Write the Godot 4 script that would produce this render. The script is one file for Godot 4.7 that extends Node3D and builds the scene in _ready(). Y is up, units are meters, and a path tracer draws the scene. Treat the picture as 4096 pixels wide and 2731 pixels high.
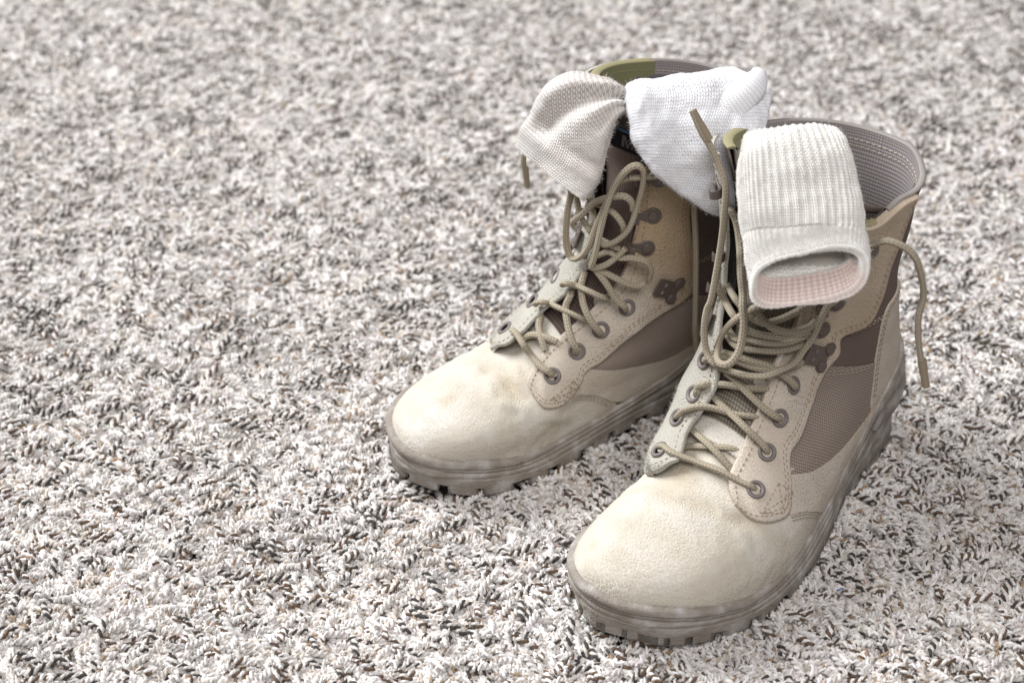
extends Node3D
# Two worn sand-coloured suede boots with socks hung over their tops, on a deep twisted-pile carpet.
# Boot shapes are laid out in centimetres in each boot's own frame: x to the toe, y up, z to the wearer's right.

const CM := 0.01
var rng := RandomNumberGenerator.new()
var names := {}
var mats := {}
var crinkle := FastNoiseLite.new()

# bottom/rear point x,y - top/front point x,y - lateral and medial half width - height of the widest place - roundness below, above
const SEC := [
	[30.2, 2.6, 30.2, 4.0, -0.6, 2.4, .5, 2, 2], [29.8, 2.2, 29.7, 5.0, 0.8, 3.4, .35, 3, 2.1], [28.8, 2.0, 28.6, 5.7, 2.4, 4.5, .3, 3.5, 2.2],
	[27.0, 1.8, 26.6, 6.3, 4.0, 5.3, .3, 4, 2.2], [24.5, 1.6, 23.9, 6.9, 5.1, 5.7, .28, 4, 2.1], [21.5, 1.5, 21.0, 7.7, 5.7, 5.7, .26, 4, 2.0],
	[18.5, 1.5, 18.7, 9.1, 5.8, 5.3, .25, 4, 1.95], [15.0, 1.5, 17.0, 11.1, 5.3, 4.9, .25, 3.5, 1.95], [11.0, 1.6, 15.8, 13.2, 4.6, 4.5, .27, 3, 2.0],
	[7.0, 1.7, 15.0, 14.8, 3.9, 4.3, .3, 2.6, 2.0], [2.2, 1.9, 14.4, 16.2, 3.8, 4.2, .36, 2.3, 2.0], [-0.4, 4.0, 13.9, 17.6, 3.9, 4.3, .42, 2.3, 2.0],
	[-0.2, 8.0, 13.5, 19.0, 4.0, 4.4, .45, 2.3, 2.0], [0.9, 12.0, 13.2, 20.3, 4.2, 4.5, .48, 2.2, 2.0], [1.5, 15.6, 13.1, 21.8, 4.4, 4.7, .5, 2.2, 2.1],
	[1.4, 18.6, 13.1, 23.2, 4.7, 4.9, .5, 2.2, 2.2], [1.1, 21.5, 13.2, 24.8, 5.0, 5.2, .5, 2.2, 2.3], [0.7, 24.2, 13.4, 26.4, 5.3, 5.5, .5, 2.2, 2.4]]
const TOP := 17.0

# what differs between the boots: s = sign of z of the outer side; lean = z per cm of height; front = shift of the throat; drop = slump of the outer flap
class Shape:
	var s := -1.0
	var lean := 0.0
	var front := 0.0
	var drop := 0.0
	var slump := 1.0
	var fade := 0.0
	var toe := 0.0
	var folds := []    # [t0, phi0, t1, phi1, width, height] creases of the leather
	var scuffs := []   # [t, phi, size cm, colour, strength]
	var cache := {}

var lf := Shape.new()
var rt := Shape.new()


func num(called: String) -> String:
	if not names.has(called):
		names[called] = 0
		return called
	names[called] += 1
	return "%s_%03d" % [called, names[called]]


func put(parent: Node, called: String, mesh: Mesh, m: Material) -> MeshInstance3D:
	var o := MeshInstance3D.new()
	o.name = num(called) if parent == self else called
	o.mesh = mesh
	for k in mesh.get_surface_count():
		o.set_surface_override_material(k, m)
	parent.add_child(o, true)
	return o


func tag(o: Node, label: String, category: String, group := "") -> Node:
	o.set_meta("label", label)
	o.set_meta("category", category)
	if group:
		o.set_meta("group", group)
	return o


# ---------------------------------------------------------------- meshes
class Acc:
	var v := PackedVector3Array()
	var n := PackedVector3Array()
	var uv := PackedVector2Array()
	var c := PackedColorArray()
	var ix := PackedInt32Array()

	# a grid of rows of points in cm; wrap closes each row; uv in cm
	func grid(rows: Array, wrap := false, flip := false, uvs = null, cols = null) -> void:
		var h := rows.size()
		var w: int = rows[0].size()
		var at := v.size()
		for i in h:
			var r: PackedVector3Array = rows[i]
			var ra: PackedVector3Array = rows[maxi(i - 1, 0)]
			var rb: PackedVector3Array = rows[mini(i + 1, h - 1)]
			for j in w:
				var a: Vector3 = r[(j + w - 1) % w] if wrap else r[maxi(j - 1, 0)]
				var b: Vector3 = r[(j + 1) % w] if wrap else r[mini(j + 1, w - 1)]
				var nn := (rb[j] - ra[j]).cross(b - a)
				if nn.length_squared() < 1e-14:
					nn = (rows[mini(i + 2, h - 1)][j] - rows[maxi(i - 2, 0)][(j + 1) % w]).cross(b - a + Vector3(1e-5, 0, 0))
				nn = nn.normalized()
				v.append(r[j] * 0.01)
				n.append(-nn if flip else nn)
				uv.append(uvs[i][j] if uvs != null else Vector2(float(j) / w, float(i) / h))
				c.append(cols[i][j] if cols != null else Color.WHITE)
		for i in h - 1:
			for j in (w if wrap else w - 1):
				var a := at + i * w + j
				var b := at + i * w + (j + 1) % w
				var d := a + w
				var e := b + w
				if flip:
					ix.append_array(PackedInt32Array([a, d, b, b, d, e]))
				else:
					ix.append_array(PackedInt32Array([a, b, d, b, e, d]))

	func fan(ring: PackedVector3Array, center: Vector3, normal: Vector3, col := Color.WHITE) -> void:
		var at := v.size()
		v.append(center * 0.01)
		n.append(normal)
		uv.append(Vector2(.5, .5))
		c.append(col)
		for p in ring:
			v.append(p * 0.01)
			n.append(normal)
			uv.append(Vector2(.5, .5))
			c.append(col)
		for j in ring.size():
			var k := (j + 1) % ring.size()
			var fn := (ring[j] - center).cross(ring[k] - center)
			if fn.dot(normal) > 0:
				ix.append_array(PackedInt32Array([at, at + 1 + k, at + 1 + j]))
			else:
				ix.append_array(PackedInt32Array([at, at + 1 + j, at + 1 + k]))

	func mesh() -> ArrayMesh:
		var a := []
		a.resize(Mesh.ARRAY_MAX)
		a[Mesh.ARRAY_VERTEX] = v
		a[Mesh.ARRAY_NORMAL] = n
		a[Mesh.ARRAY_TEX_UV] = uv
		a[Mesh.ARRAY_COLOR] = c
		a[Mesh.ARRAY_INDEX] = ix
		var m := ArrayMesh.new()
		m.add_surface_from_arrays(Mesh.PRIMITIVE_TRIANGLES, a)
		return m


func crv(a: Variant, b: Variant, c: Variant, d: Variant, f: float) -> Variant:
	return (b * 2.0 + (c - a) * f + (a * 2.0 - b * 5.0 + c * 4.0 - d) * f * f + (b * 3.0 - a - c * 3.0 + d) * f * f * f) * 0.5


# Catmull-Rom through a list (of floats, Vector2 or Vector3), u from 0 to 1
func along(p: Array, u: float, closed := false) -> Variant:
	var n := p.size()
	if closed:
		var q := fposmod(u, 1.0) * n
		var i := int(q) % n
		return crv(p[(i + n - 1) % n], p[i], p[(i + 1) % n], p[(i + 2) % n], q - floorf(q))
	var t := clampf(u, 0, 1) * (n - 1)
	var k := mini(int(t), n - 2)
	return crv(p[maxi(k - 1, 0)], p[k], p[k + 1], p[mini(k + 2, n - 1)], t - k)


func smooth(p: Array, count: int) -> PackedVector3Array:
	var out := PackedVector3Array()
	for k in count:
		out.append(along(p, float(k) / (count - 1)))
	return out


# points at even steps along a curve through p
func even(p: Array, step: float) -> PackedVector3Array:
	var raw := smooth(p, p.size() * 14)
	var total := 0.0
	for k in raw.size() - 1:
		total += raw[k].distance_to(raw[k + 1])
	var n := maxi(2, int(total / step))
	var out := PackedVector3Array([raw[0]])
	var want := total / n
	var gone := 0.0
	for k in raw.size() - 1:
		var d := raw[k].distance_to(raw[k + 1])
		while gone + d >= want and out.size() < n:
			out.append(raw[k].lerp(raw[k + 1], (want - gone) / maxf(d, 1e-9)))
			gone = gone - want
		gone += d
	out.append(raw[-1])
	return out


# a tube of oval section swept along pts (cm): a across, b the other way; up sets the wide side
func tube(acc: Acc, pts: PackedVector3Array, a: float, b: float, sides := 12, up := Vector3.ZERO, cap := true, taper := [], girth := 1.0) -> void:
	var rows := []
	var uvs := []
	var m := pts.size()
	var side := Vector3.ZERO
	var gone := 0.0
	for i in m:
		var d := (pts[mini(i + 1, m - 1)] - pts[maxi(i - 1, 0)]).normalized()
		if i == 0:
			side = d.cross(up if up != Vector3.ZERO else (Vector3.UP if absf(d.y) < .9 else Vector3.RIGHT)).normalized()
		elif up != Vector3.ZERO and absf(d.dot(up)) < .97:
			side = d.cross(up).normalized()
		else:
			side = (side - d * side.dot(d)).normalized()
		var q := side.cross(d)
		var row := PackedVector3Array()
		var ru := PackedVector2Array()
		var k := 1.0
		if taper.size():
			k = along(taper, float(i) / (m - 1))
		if i > 0:
			gone += pts[i].distance_to(pts[i - 1])
		for j in sides + 1:
			var g := TAU * (j % sides) / sides
			row.append(pts[i] + side * cos(g) * a * k + q * sin(g) * b * k)
			ru.append(Vector2(float(j) / sides * girth, gone))
		rows.append(row)
		uvs.append(ru)
	acc.grid(rows, false, false, uvs)
	if cap:
		acc.fan(rows[0], pts[0], (pts[0] - pts[1]).normalized())
		acc.fan(rows[m - 1], pts[m - 1], (pts[m - 1] - pts[m - 2]).normalized())


# a box with softened edges, made of a rounded outline in local x,z and a height profile in y, placed by a transform in cm
func slab(acc: Acc, outline: PackedVector2Array, height: float, bevel: float, xf: Transform3D) -> void:
	var mid := Vector2.ZERO
	for p in outline:
		mid += p / outline.size()
	var rows := []
	for pr in [[0.0, 0.0], [0.0, height - bevel], [bevel * .3, height - bevel * .3], [bevel, height]]:
		var row := PackedVector3Array()
		for p in outline:
			var q: Vector2 = p - (p - mid).normalized() * pr[0]
			row.append(xf * Vector3(q.x, pr[1], q.y))
		rows.append(row)
	var turn := 0.0
	for k in outline.size():
		turn += outline[k].cross(outline[(k + 1) % outline.size()])
	acc.grid(rows, true, turn > 0)
	acc.fan(rows[3], xf * Vector3(mid.x, height, mid.y), xf.basis.y.normalized())


func disc(r: float, n: int, cx := 0.0, cz := 0.0, sx := 1.0, sz := 1.0) -> PackedVector2Array:
	var o := PackedVector2Array()
	for k in n:
		o.append(Vector2(cx + cos(TAU * k / n) * r * sx, cz + sin(TAU * k / n) * r * sz))
	return o


# ---------------------------------------------------------------- the boot's surface
func sec(t: float) -> PackedFloat32Array:
	var n := SEC.size()
	var i := clampi(int(floorf(t)), 0, n - 2)
	var f := t - i
	var a: Array = SEC[maxi(i - 1, 0)]
	var b: Array = SEC[i]
	var c: Array = SEC[i + 1]
	var d: Array = SEC[mini(i + 2, n - 1)]
	var f2 := f * f
	var f3 := f2 * f
	var wa := (-f + 2 * f2 - f3) * .5
	var wb := (2 - 5 * f2 + 3 * f3) * .5
	var wc := (f + 4 * f2 - 3 * f3) * .5
	var wd := (f3 - f2) * .5
	var o := PackedFloat32Array()
	o.resize(9)
	for k in 9:
		o[k] = a[k] * wa + b[k] * wb + c[k] * wc + d[k] * wd
	return o


# phi: 0 on top and in front, +-PI below and behind, positive towards +z
func skin(g: Shape, t: float, phi: float) -> Vector3:
	var key := int(roundf(t * 512))
	var s: PackedFloat32Array
	if g.cache.has(key):
		s = g.cache[key]
	else:
		s = sec(t)
		g.cache[key] = s
	var co := cos(phi)
	var si := sin(phi)
	var e := 2.0 / (s[8] if co > 0 else s[7])
	var c := signf(co) * pow(absf(co), e)
	var z := signf(si) * pow(absf(si), e)
	c = s[6] + (1 - s[6]) * c if c > 0 else s[6] + s[6] * c
	var wr := s[5] if g.s < 0 else s[4]
	var wl := s[4] if g.s < 0 else s[5]
	var p := Vector3(s[0] + (s[2] - s[0]) * c, s[1] + (s[3] - s[1]) * c, (wr - wl) * .5 + (wr + wl) * .5 * z)
	p.z += g.front * clampf((p.x - 3) / 10, 0, 1) * clampf((p.y - 5) / 5, 0, 1) * clampf((23 - p.x) / 4, 0, 1) * (1 - g.fade * smoothstep(16, 24, p.y))
	p.z += g.toe * smoothstep(17, 21, p.x) * (1 - smoothstep(26, 30, p.x)) * smoothstep(3, 6, p.y) + g.lean * maxf(p.y - 4, 0)
	if g.drop != 0.0:
		p.y -= g.slump * (g.drop + 6.4 * smoothstep(6.5, 13, p.x)) * smoothstep(20.5, 26.4, p.y) * smoothstep(.5, 4.5, p.z * g.s)
	return p


func skin_n(g: Shape, t: float, phi: float) -> Vector3:
	var a := skin(g, clampf(t + .02, 0.02, TOP), phi) - skin(g, clampf(t - .02, 0, TOP - .02), phi)
	var b := skin(g, t, phi + .012) - skin(g, t, phi - .012)
	return a.cross(b).normalized()


# height of the creases worn into the leather
func creases(g: Shape, t: float, phi: float) -> float:
	var h := 0.0
	for f in g.folds:
		var a := Vector2(f[0] * 2.6, f[1] * 5)
		var b := Vector2(f[2] * 2.6, f[3] * 5)
		var p := Vector2(t * 2.6, phi * 5)
		var u := clampf((p - a).dot(b - a) / (b - a).length_squared(), 0, 1)
		var d: float = p.distance_to(a.lerp(b, u)) / f[4]
		if d < 3:
			h += f[5] * exp(-d * d) * sin(PI * clampf(u * .9 + .05, 0, 1))
	if t > 3.4 and t < 6.4:
		# fine wrinkling where the foot bends
		var w := crinkle.get_noise_2d(t * 3.4, phi * 3.0)
		h += .11 * (absf(w) - .25) * smoothstep(3.4, 4.5, t) * smoothstep(6.4, 5.4, t)
	return h


func lifted(g: Shape, t: float, phi: float, h: float) -> Vector3:
	return skin(g, t, phi) + skin_n(g, t, phi) * (h + creases(g, t, phi))


# a panel between two edges given as lists of (t, phi); its rim is rounded and turned down to the surface.
# lift(u, v) adds to its height: u along the edges, v from the first to the second
func panel(g: Shape, one: Array, two: Array, nu: int, nv: int, h: float, lift = null, rim := 0.05, ends := true, under := 0.06, tint = null) -> Acc:
	var acc := Acc.new()
	var rows := []
	var uvs := []
	var cols := []
	var vs := [0.0, 0.0]
	for k in nv + 1:
		vs.append(lerpf(rim, 1 - rim, float(k) / nv))
	vs.append_array([1.0, 1.0])
	var us := []
	if ends:
		us.append(0.0)
	for k in nu + 1:
		us.append(float(k) / nu)
	if ends:
		us.append(1.0)
	for i in us.size():
		var a: Vector2 = along(one, us[i])
		var b: Vector2 = along(two, us[i])
		var row := PackedVector3Array()
		var ru := PackedVector2Array()
		var rc := PackedColorArray()
		for j in vs.size():
			var q := a.lerp(b, vs[j])
			var low: bool = j == 0 or j == vs.size() - 1 or (ends and (i == 0 or i == us.size() - 1))
			var edge: bool = j == 1 or j == vs.size() - 2
			var up := h * (0.72 if edge else 1.0)
			if lift != null:
				up += lift.call(us[i], vs[j])
			var base := skin(g, q.x, q.y)
			var nn := skin_n(g, q.x, q.y)
			var cr := creases(g, q.x, q.y)
			if low:
				up = up - h * 0.72 - under
			row.append(base + nn * (up + cr))
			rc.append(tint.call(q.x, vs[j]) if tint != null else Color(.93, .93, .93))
			ru.append(Vector2(base.x * .6 - base.y * .8, base.x * .8 + base.y * .6))
		rows.append(row)
		uvs.append(ru)
		cols.append(rc)
	acc.grid(rows, false, rows_flip(rows, g), uvs, cols)
	return acc


func rows_flip(rows: Array, _g: Shape) -> bool:
	# make the normals look away from the boot's inside
	var i: int = rows.size() / 2
	var r: PackedVector3Array = rows[i]
	var j := r.size() / 2
	var nn: Vector3 = (rows[i + 1][j] - rows[i - 1][j]).cross(r[j + 1] - r[j - 1])
	var p := r[j]
	var inside := Vector3(clampf(p.x, 6, 26), minf(p.y, 4.0) if p.x > 15 else p.y, _g.lean * maxf(p.y - 4, 0))
	return nn.dot(p - inside) < 0


# stitches along a path of points with normals
func stitch(acc: Acc, pts: PackedVector3Array, nor: PackedVector3Array, dash := .24, gap := .11, r := .032) -> void:
	var gone := 0.0
	var k := 0
	var start := Vector3.ZERO
	var sn := Vector3.UP
	var on := true
	start = pts[0]
	sn = nor[0]
	for i in range(1, pts.size()):
		var d := pts[i] - pts[i - 1]
		gone += d.length()
		if on and gone >= dash:
			var a := start
			var b := pts[i]
			var dir := (b - a).normalized()
			var side := dir.cross(sn).normalized()
			var rows := []
			for q in [[0.0, -.5, .4], [.15, .35, 1.0], [.5, .6, 1.0], [.85, .35, 1.0], [1.0, -.5, .4]]:
				var c: Vector3 = a.lerp(b, q[0]) + sn * r * q[1]
				var row := PackedVector3Array()
				for m in 5:
					row.append(c + (side * cos(TAU * m / 5) + sn * sin(TAU * m / 5)) * r * q[2])
				rows.append(row)
			acc.grid(rows, true)
			on = false
			gone = 0
		elif not on and gone >= gap:
			on = true
			gone = 0
			start = pts[i]
			sn = nor[i]


func seam(acc: Acc, g: Shape, path: Array, h: float, inset := 0.0, lift = null, dash := .24) -> void:
	var pts := PackedVector3Array()
	var nor := PackedVector3Array()
	var n := path.size() * 40
	for k in n + 1:
		var q: Vector2 = along(path, float(k) / n)
		var nn := skin_n(g, q.x, q.y)
		pts.append(skin(g, q.x, q.y) + nn * (h + creases(g, q.x, q.y)))
		nor.append(nn)
	if inset != 0.0:
		var out := PackedVector3Array()
		for k in pts.size():
			var d := (pts[mini(k + 1, n)] - pts[maxi(k - 1, 0)]).normalized()
			out.append(pts[k] + d.cross(nor[k]) * inset)
		pts = out
	stitch(acc, pts, nor, dash)


# ---------------------------------------------------------------- materials
func noise_tex(freq: float, octaves: int, seed_: int, ramp: Array, size := 512, kind := FastNoiseLite.TYPE_SIMPLEX_SMOOTH, normal := false, bump := 4.0) -> NoiseTexture2D:
	var f := FastNoiseLite.new()
	f.noise_type = kind
	f.seed = seed_
	f.frequency = freq
	f.fractal_octaves = octaves
	var t := NoiseTexture2D.new()
	t.width = size
	t.height = size
	t.seamless = true
	t.noise = f
	if normal:
		t.as_normal_map = true
		t.bump_strength = bump
	elif ramp.size():
		var g := Gradient.new()
		var at := PackedFloat32Array()
		var cs := PackedColorArray()
		for r in ramp:
			at.append(r[0])
			cs.append(r[1])
		g.offsets = at
		g.colors = cs
		t.color_ramp = g
	return t


func gray(v: float) -> Color:
	return Color(v, v, v)


# height of a repeating cloth pattern at u, v in 0..1
func cloth_height(kind: String, u: float, v: float) -> float:
	match kind:
		"plain":   # two by two threads, over and under
			var cu := fposmod(u * 2, 1.0) - .5
			var cv := fposmod(v * 2, 1.0) - .5
			var over := (int(floorf(u * 2)) + int(floorf(v * 2))) % 2 == 0
			var a := cu if over else cv
			var b := cv if over else cu
			return sqrt(maxf(0.0, 1 - pow(absf(a) * 1.9, 2))) * (0.55 + .45 * cos(b * PI))
		"twill":
			var d := fposmod(u * 3 + v * 3, 1.0) - .5
			return (0.5 + .5 * cos(d * TAU)) * (.8 + .2 * cos(v * TAU * 12))
		"knit":    # columns of V stitches: one column, one course
			var x := absf(u - .5) * 2
			var y := fposmod(v + x * .55, 1.0) - .5
			var leg := 1.0 - pow(absf(y) * 2.1, 2.0)
			var across := 1.0 - pow(absf(x - .48) * 2.0, 2.0)
			return clampf(leg, 0, 1) * clampf(across, 0, 1)
		"purl":    # rows of bumps
			var a := absf(fposmod(u, 1.0) - .5) * 2
			var b := fposmod(v * 2 + .18 * cos(u * TAU), 1.0) - .5
			return clampf(1 - pow(absf(b) * 2.1, 2), 0, 1) * (.65 + .35 * cos(a * PI))
		"braid":   # lace: lengthwise ribs of slanted yarns
			var col := fposmod(u * 8, 1.0) - .5
			var lean := 1.0 if int(floorf(u * 8)) % 2 == 0 else -1.0
			var y := fposmod(v * 4 + lean * col * .9, 1.0) - .5
			return clampf(1 - pow(absf(col) * 1.9, 2), 0, 1) * (.6 + .4 * cos(y * TAU))
	return 0.0


var cloth_cache := {}


func cloth_tex(kind: String, w: int, h: int, dark: Color, light: Color, bump: float) -> Array:
	var key := "%s %s %s" % [kind, dark, light]
	if cloth_cache.has(key):
		return cloth_cache[key]
	var r := RandomNumberGenerator.new()
	r.seed = 5
	var al := Image.create(w, h, false, Image.FORMAT_RGB8)
	var hi := Image.create(w, h, false, Image.FORMAT_RGB8)
	for j in h:
		for i in w:
			var q := cloth_height(kind, (i + .5) / w, (j + .5) / h)
			al.set_pixel(i, j, dark.lerp(light, clampf(q * 1.15, 0, 1)) * r.randf_range(.97, 1.03))
			hi.set_pixel(i, j, gray(q))
	hi.bump_map_to_normal_map(bump)
	cloth_cache[key] = [ImageTexture.create_from_image(al), ImageTexture.create_from_image(hi)]
	return cloth_cache[key]


func plain(called: String, c: Color, rough := .8, spec := .4, metal := 0.0) -> StandardMaterial3D:
	var m := StandardMaterial3D.new()
	m.resource_name = called
	m.albedo_color = c
	m.roughness = rough
	m.metallic_specular = spec
	m.metallic = metal
	mats[called] = m
	return m


# tile: size in cm of one repeat
func cloth(called: String, kind: String, dark: Color, light: Color, tile: Vector2, bump := 6.0, size := Vector2i(64, 64)) -> StandardMaterial3D:
	var m := plain(called, Color.WHITE, .9, .25)
	var t := cloth_tex(kind, size.x, size.y, dark, light, bump)
	m.albedo_texture = t[0]
	m.normal_enabled = true
	m.normal_texture = t[1]
	m.uv1_scale = Vector3(1 / tile.x, 1 / tile.y, 1)
	return m


func mottled(called: String, ramp: Array, freq: float, scale_m: float, fine: Array, grain: float, rough := .95) -> StandardMaterial3D:
	var m := plain(called, Color.WHITE, rough, .2)
	m.albedo_texture = noise_tex(freq, 5, called.hash() % 1000, ramp)
	m.uv1_triplanar = true
	m.uv1_scale = Vector3.ONE / scale_m
	m.detail_enabled = true
	m.detail_blend_mode = BaseMaterial3D.BLEND_MODE_MUL
	m.detail_albedo = noise_tex(.09, 4, 7 + called.hash() % 1000, fine)
	m.detail_uv_layer = BaseMaterial3D.DETAIL_UV_2
	m.uv2_triplanar = true
	m.uv2_scale = Vector3.ONE / (scale_m * .22)
	if grain > 0:
		m.normal_enabled = true
		m.normal_texture = noise_tex(.22, 3, 3, [], 512, FastNoiseLite.TYPE_SIMPLEX_SMOOTH, true, 8.0)
		m.normal_scale = grain
	return m


func make_materials() -> void:
	mottled("toe_suede", [[0.0, Color(.80, .77, .715)], [.4, Color(.835, .81, .76)], [.62, Color(.855, .835, .795)], [1.0, Color(.885, .875, .85)]], .010, .19, [[0.0, gray(.93)], [.5, gray(.98)], [1.0, gray(1.0)]], .35)
	mats.toe_suede.vertex_color_use_as_albedo = true
	mottled("suede", [[0.0, Color(.79, .735, .665)], [.5, Color(.83, .785, .725)], [1.0, Color(.86, .825, .775)]], .010, .18, [[0.0, gray(.86)], [.5, gray(.96)], [1.0, gray(1.0)]], .5)
	mats.suede.vertex_color_use_as_albedo = true
	mottled("tan_suede", [[0.0, Color(.64, .54, .42)], [.5, Color(.725, .64, .52)], [1.0, Color(.775, .705, .60)]], .010, .18, [[0.0, gray(.84)], [.5, gray(.95)], [1.0, gray(1.0)]], .5)
	mottled("pale_suede", [[0.0, Color(.69, .67, .62)], [.5, Color(.73, .715, .67)], [1.0, Color(.775, .76, .72)]], .012, .16, [[0.0, gray(.82)], [.5, gray(.95)], [1.0, gray(1.0)]], .7)
	mottled("raw_edge", [[0.0, Color(.62, .50, .36)], [1.0, Color(.76, .67, .54)]], .03, .05, [[0.0, gray(.8)], [1.0, gray(1.0)]], .6)
	mottled("rubber", [[0.0, Color(.54, .505, .46)], [.40, Color(.585, .55, .51)], [.55, Color(.63, .60, .565)], [.66, Color(.69, .665, .64)], [.80, Color(.75, .735, .72)], [1.0, Color(.80, .795, .79)]], .022, .24, [[0.0, gray(.74)], [.35, gray(.90)], [.6, gray(.97)], [1.0, gray(1.0)]], .22, .72)
	mats.rubber.metallic_specular = .35
	cloth("cordura", "plain", Color(.36, .315, .29), Color(.63, .58, .54), Vector2(.38, .38), 9.0)
	cloth("tongue_cloth", "plain", Color(.25, .23, .20), Color(.56, .53, .475), Vector2(.36, .36), 9.0)
	cloth("dark_tongue_cloth", "plain", Color(.20, .17, .155), Color(.46, .40, .37), Vector2(.36, .36), 9.0)
	cloth("twill", "twill", Color(.37, .32, .295), Color(.54, .48, .445), Vector2(.4, .4), 4.0)
	cloth("lining", "plain", Color(.41, .385, .385), Color(.60, .57, .565), Vector2(.30, .30), 7.0)
	cloth("lace", "braid", Color(.52, .485, .42), Color(.725, .685, .61), Vector2(1, 1.0), 2.6, Vector2i(128, 128))
	plain("aglet", Color(.56, .51, .43), .35, .5)
	plain("eyelet", Color(.43, .40, .385), .5, .5)
	plain("hook", Color(.37, .325, .30), .42, .5)
	plain("hole_shade", Color(.05, .045, .04), 1.0, .1)  # near-black, carries the shade inside the eyelets
	plain("stitch", Color(.72, .67, .60), .9, .2)
	plain("dark_stitch", Color(.60, .53, .45), .9, .2)
	plain("binding", Color(.56, .535, .515), .7, .4)
	plain("olive", Color(.46, .46, .32), .5, .5)
	plain("olive_edge", Color(.50, .50, .37), .6, .4)
	plain("elastic", Color(.38, .375, .38), .9, .3)
	plain("cream_edge", Color(.58, .555, .43), .8, .3)
	plain("label_black", Color(.06, .06, .075), .7, .3)
	plain("label_blue", Color(.26, .36, .45), .7, .3)
	plain("label_letter", Color(.36, .335, .31), .7, .3)
	plain("rivet_bright", Color(.75, .75, .73), .25, .5, .9)


# ---------------------------------------------------------------- boot parts
const PLAN := [[30.5, .9], [29.5, -1.2], [28.2, -3.1], [25.2, -4.95], [23, -5.75], [20.1, -6.2], [17.2, -6.15], [14.7, -5.8], [11.5, -4.95], [8.7, -4.15], [4.45, -3.6], [1.2, -3.3], [-.75, -2.0], [-1.35, .3], [-.8, 2.5], [1.1, 3.8], [4.4, 4.2], [8, 4.2], [12, 4.4], [15, 4.9], [18, 5.6], [21, 6.1], [24, 6.1], [26.5, 5.5], [28.6, 4.2], [30.0, 2.6]]
const RUBBER_TOP := [[-2.0, 10.2], [-.5, 10.0], [1.0, 9.6], [3.0, 8.6], [4.5, 7.3], [6.0, 5.9], [7.5, 4.7], [9.0, 3.9], [12.0, 3.2], [16.0, 2.75], [20.0, 2.55], [23.0, 2.75], [25.5, 3.35], [27.5, 3.85], [30.5, 4.2], [32.0, 4.2]]


func table(p: Array, x: float) -> float:
	for k in p.size() - 1:
		if x <= p[k + 1][0]:
			var f: float = clampf((x - p[k][0]) / (p[k + 1][0] - p[k][0]), 0, 1)
			var a: float = p[maxi(k - 1, 0)][1]
			var d: float = p[mini(k + 2, p.size() - 1)][1]
			return crv(a, p[k][1], p[k + 1][1], d, f)
	return p[-1][1]


func ground_under(x: float) -> float:
	var y := 0.0
	if x > 22:
		y = 1.1 * pow((x - 22) / 8.3, 2)
	if x < 2:
		y = .5 * pow((2 - x) / 3.3, 2)
	return y


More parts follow.
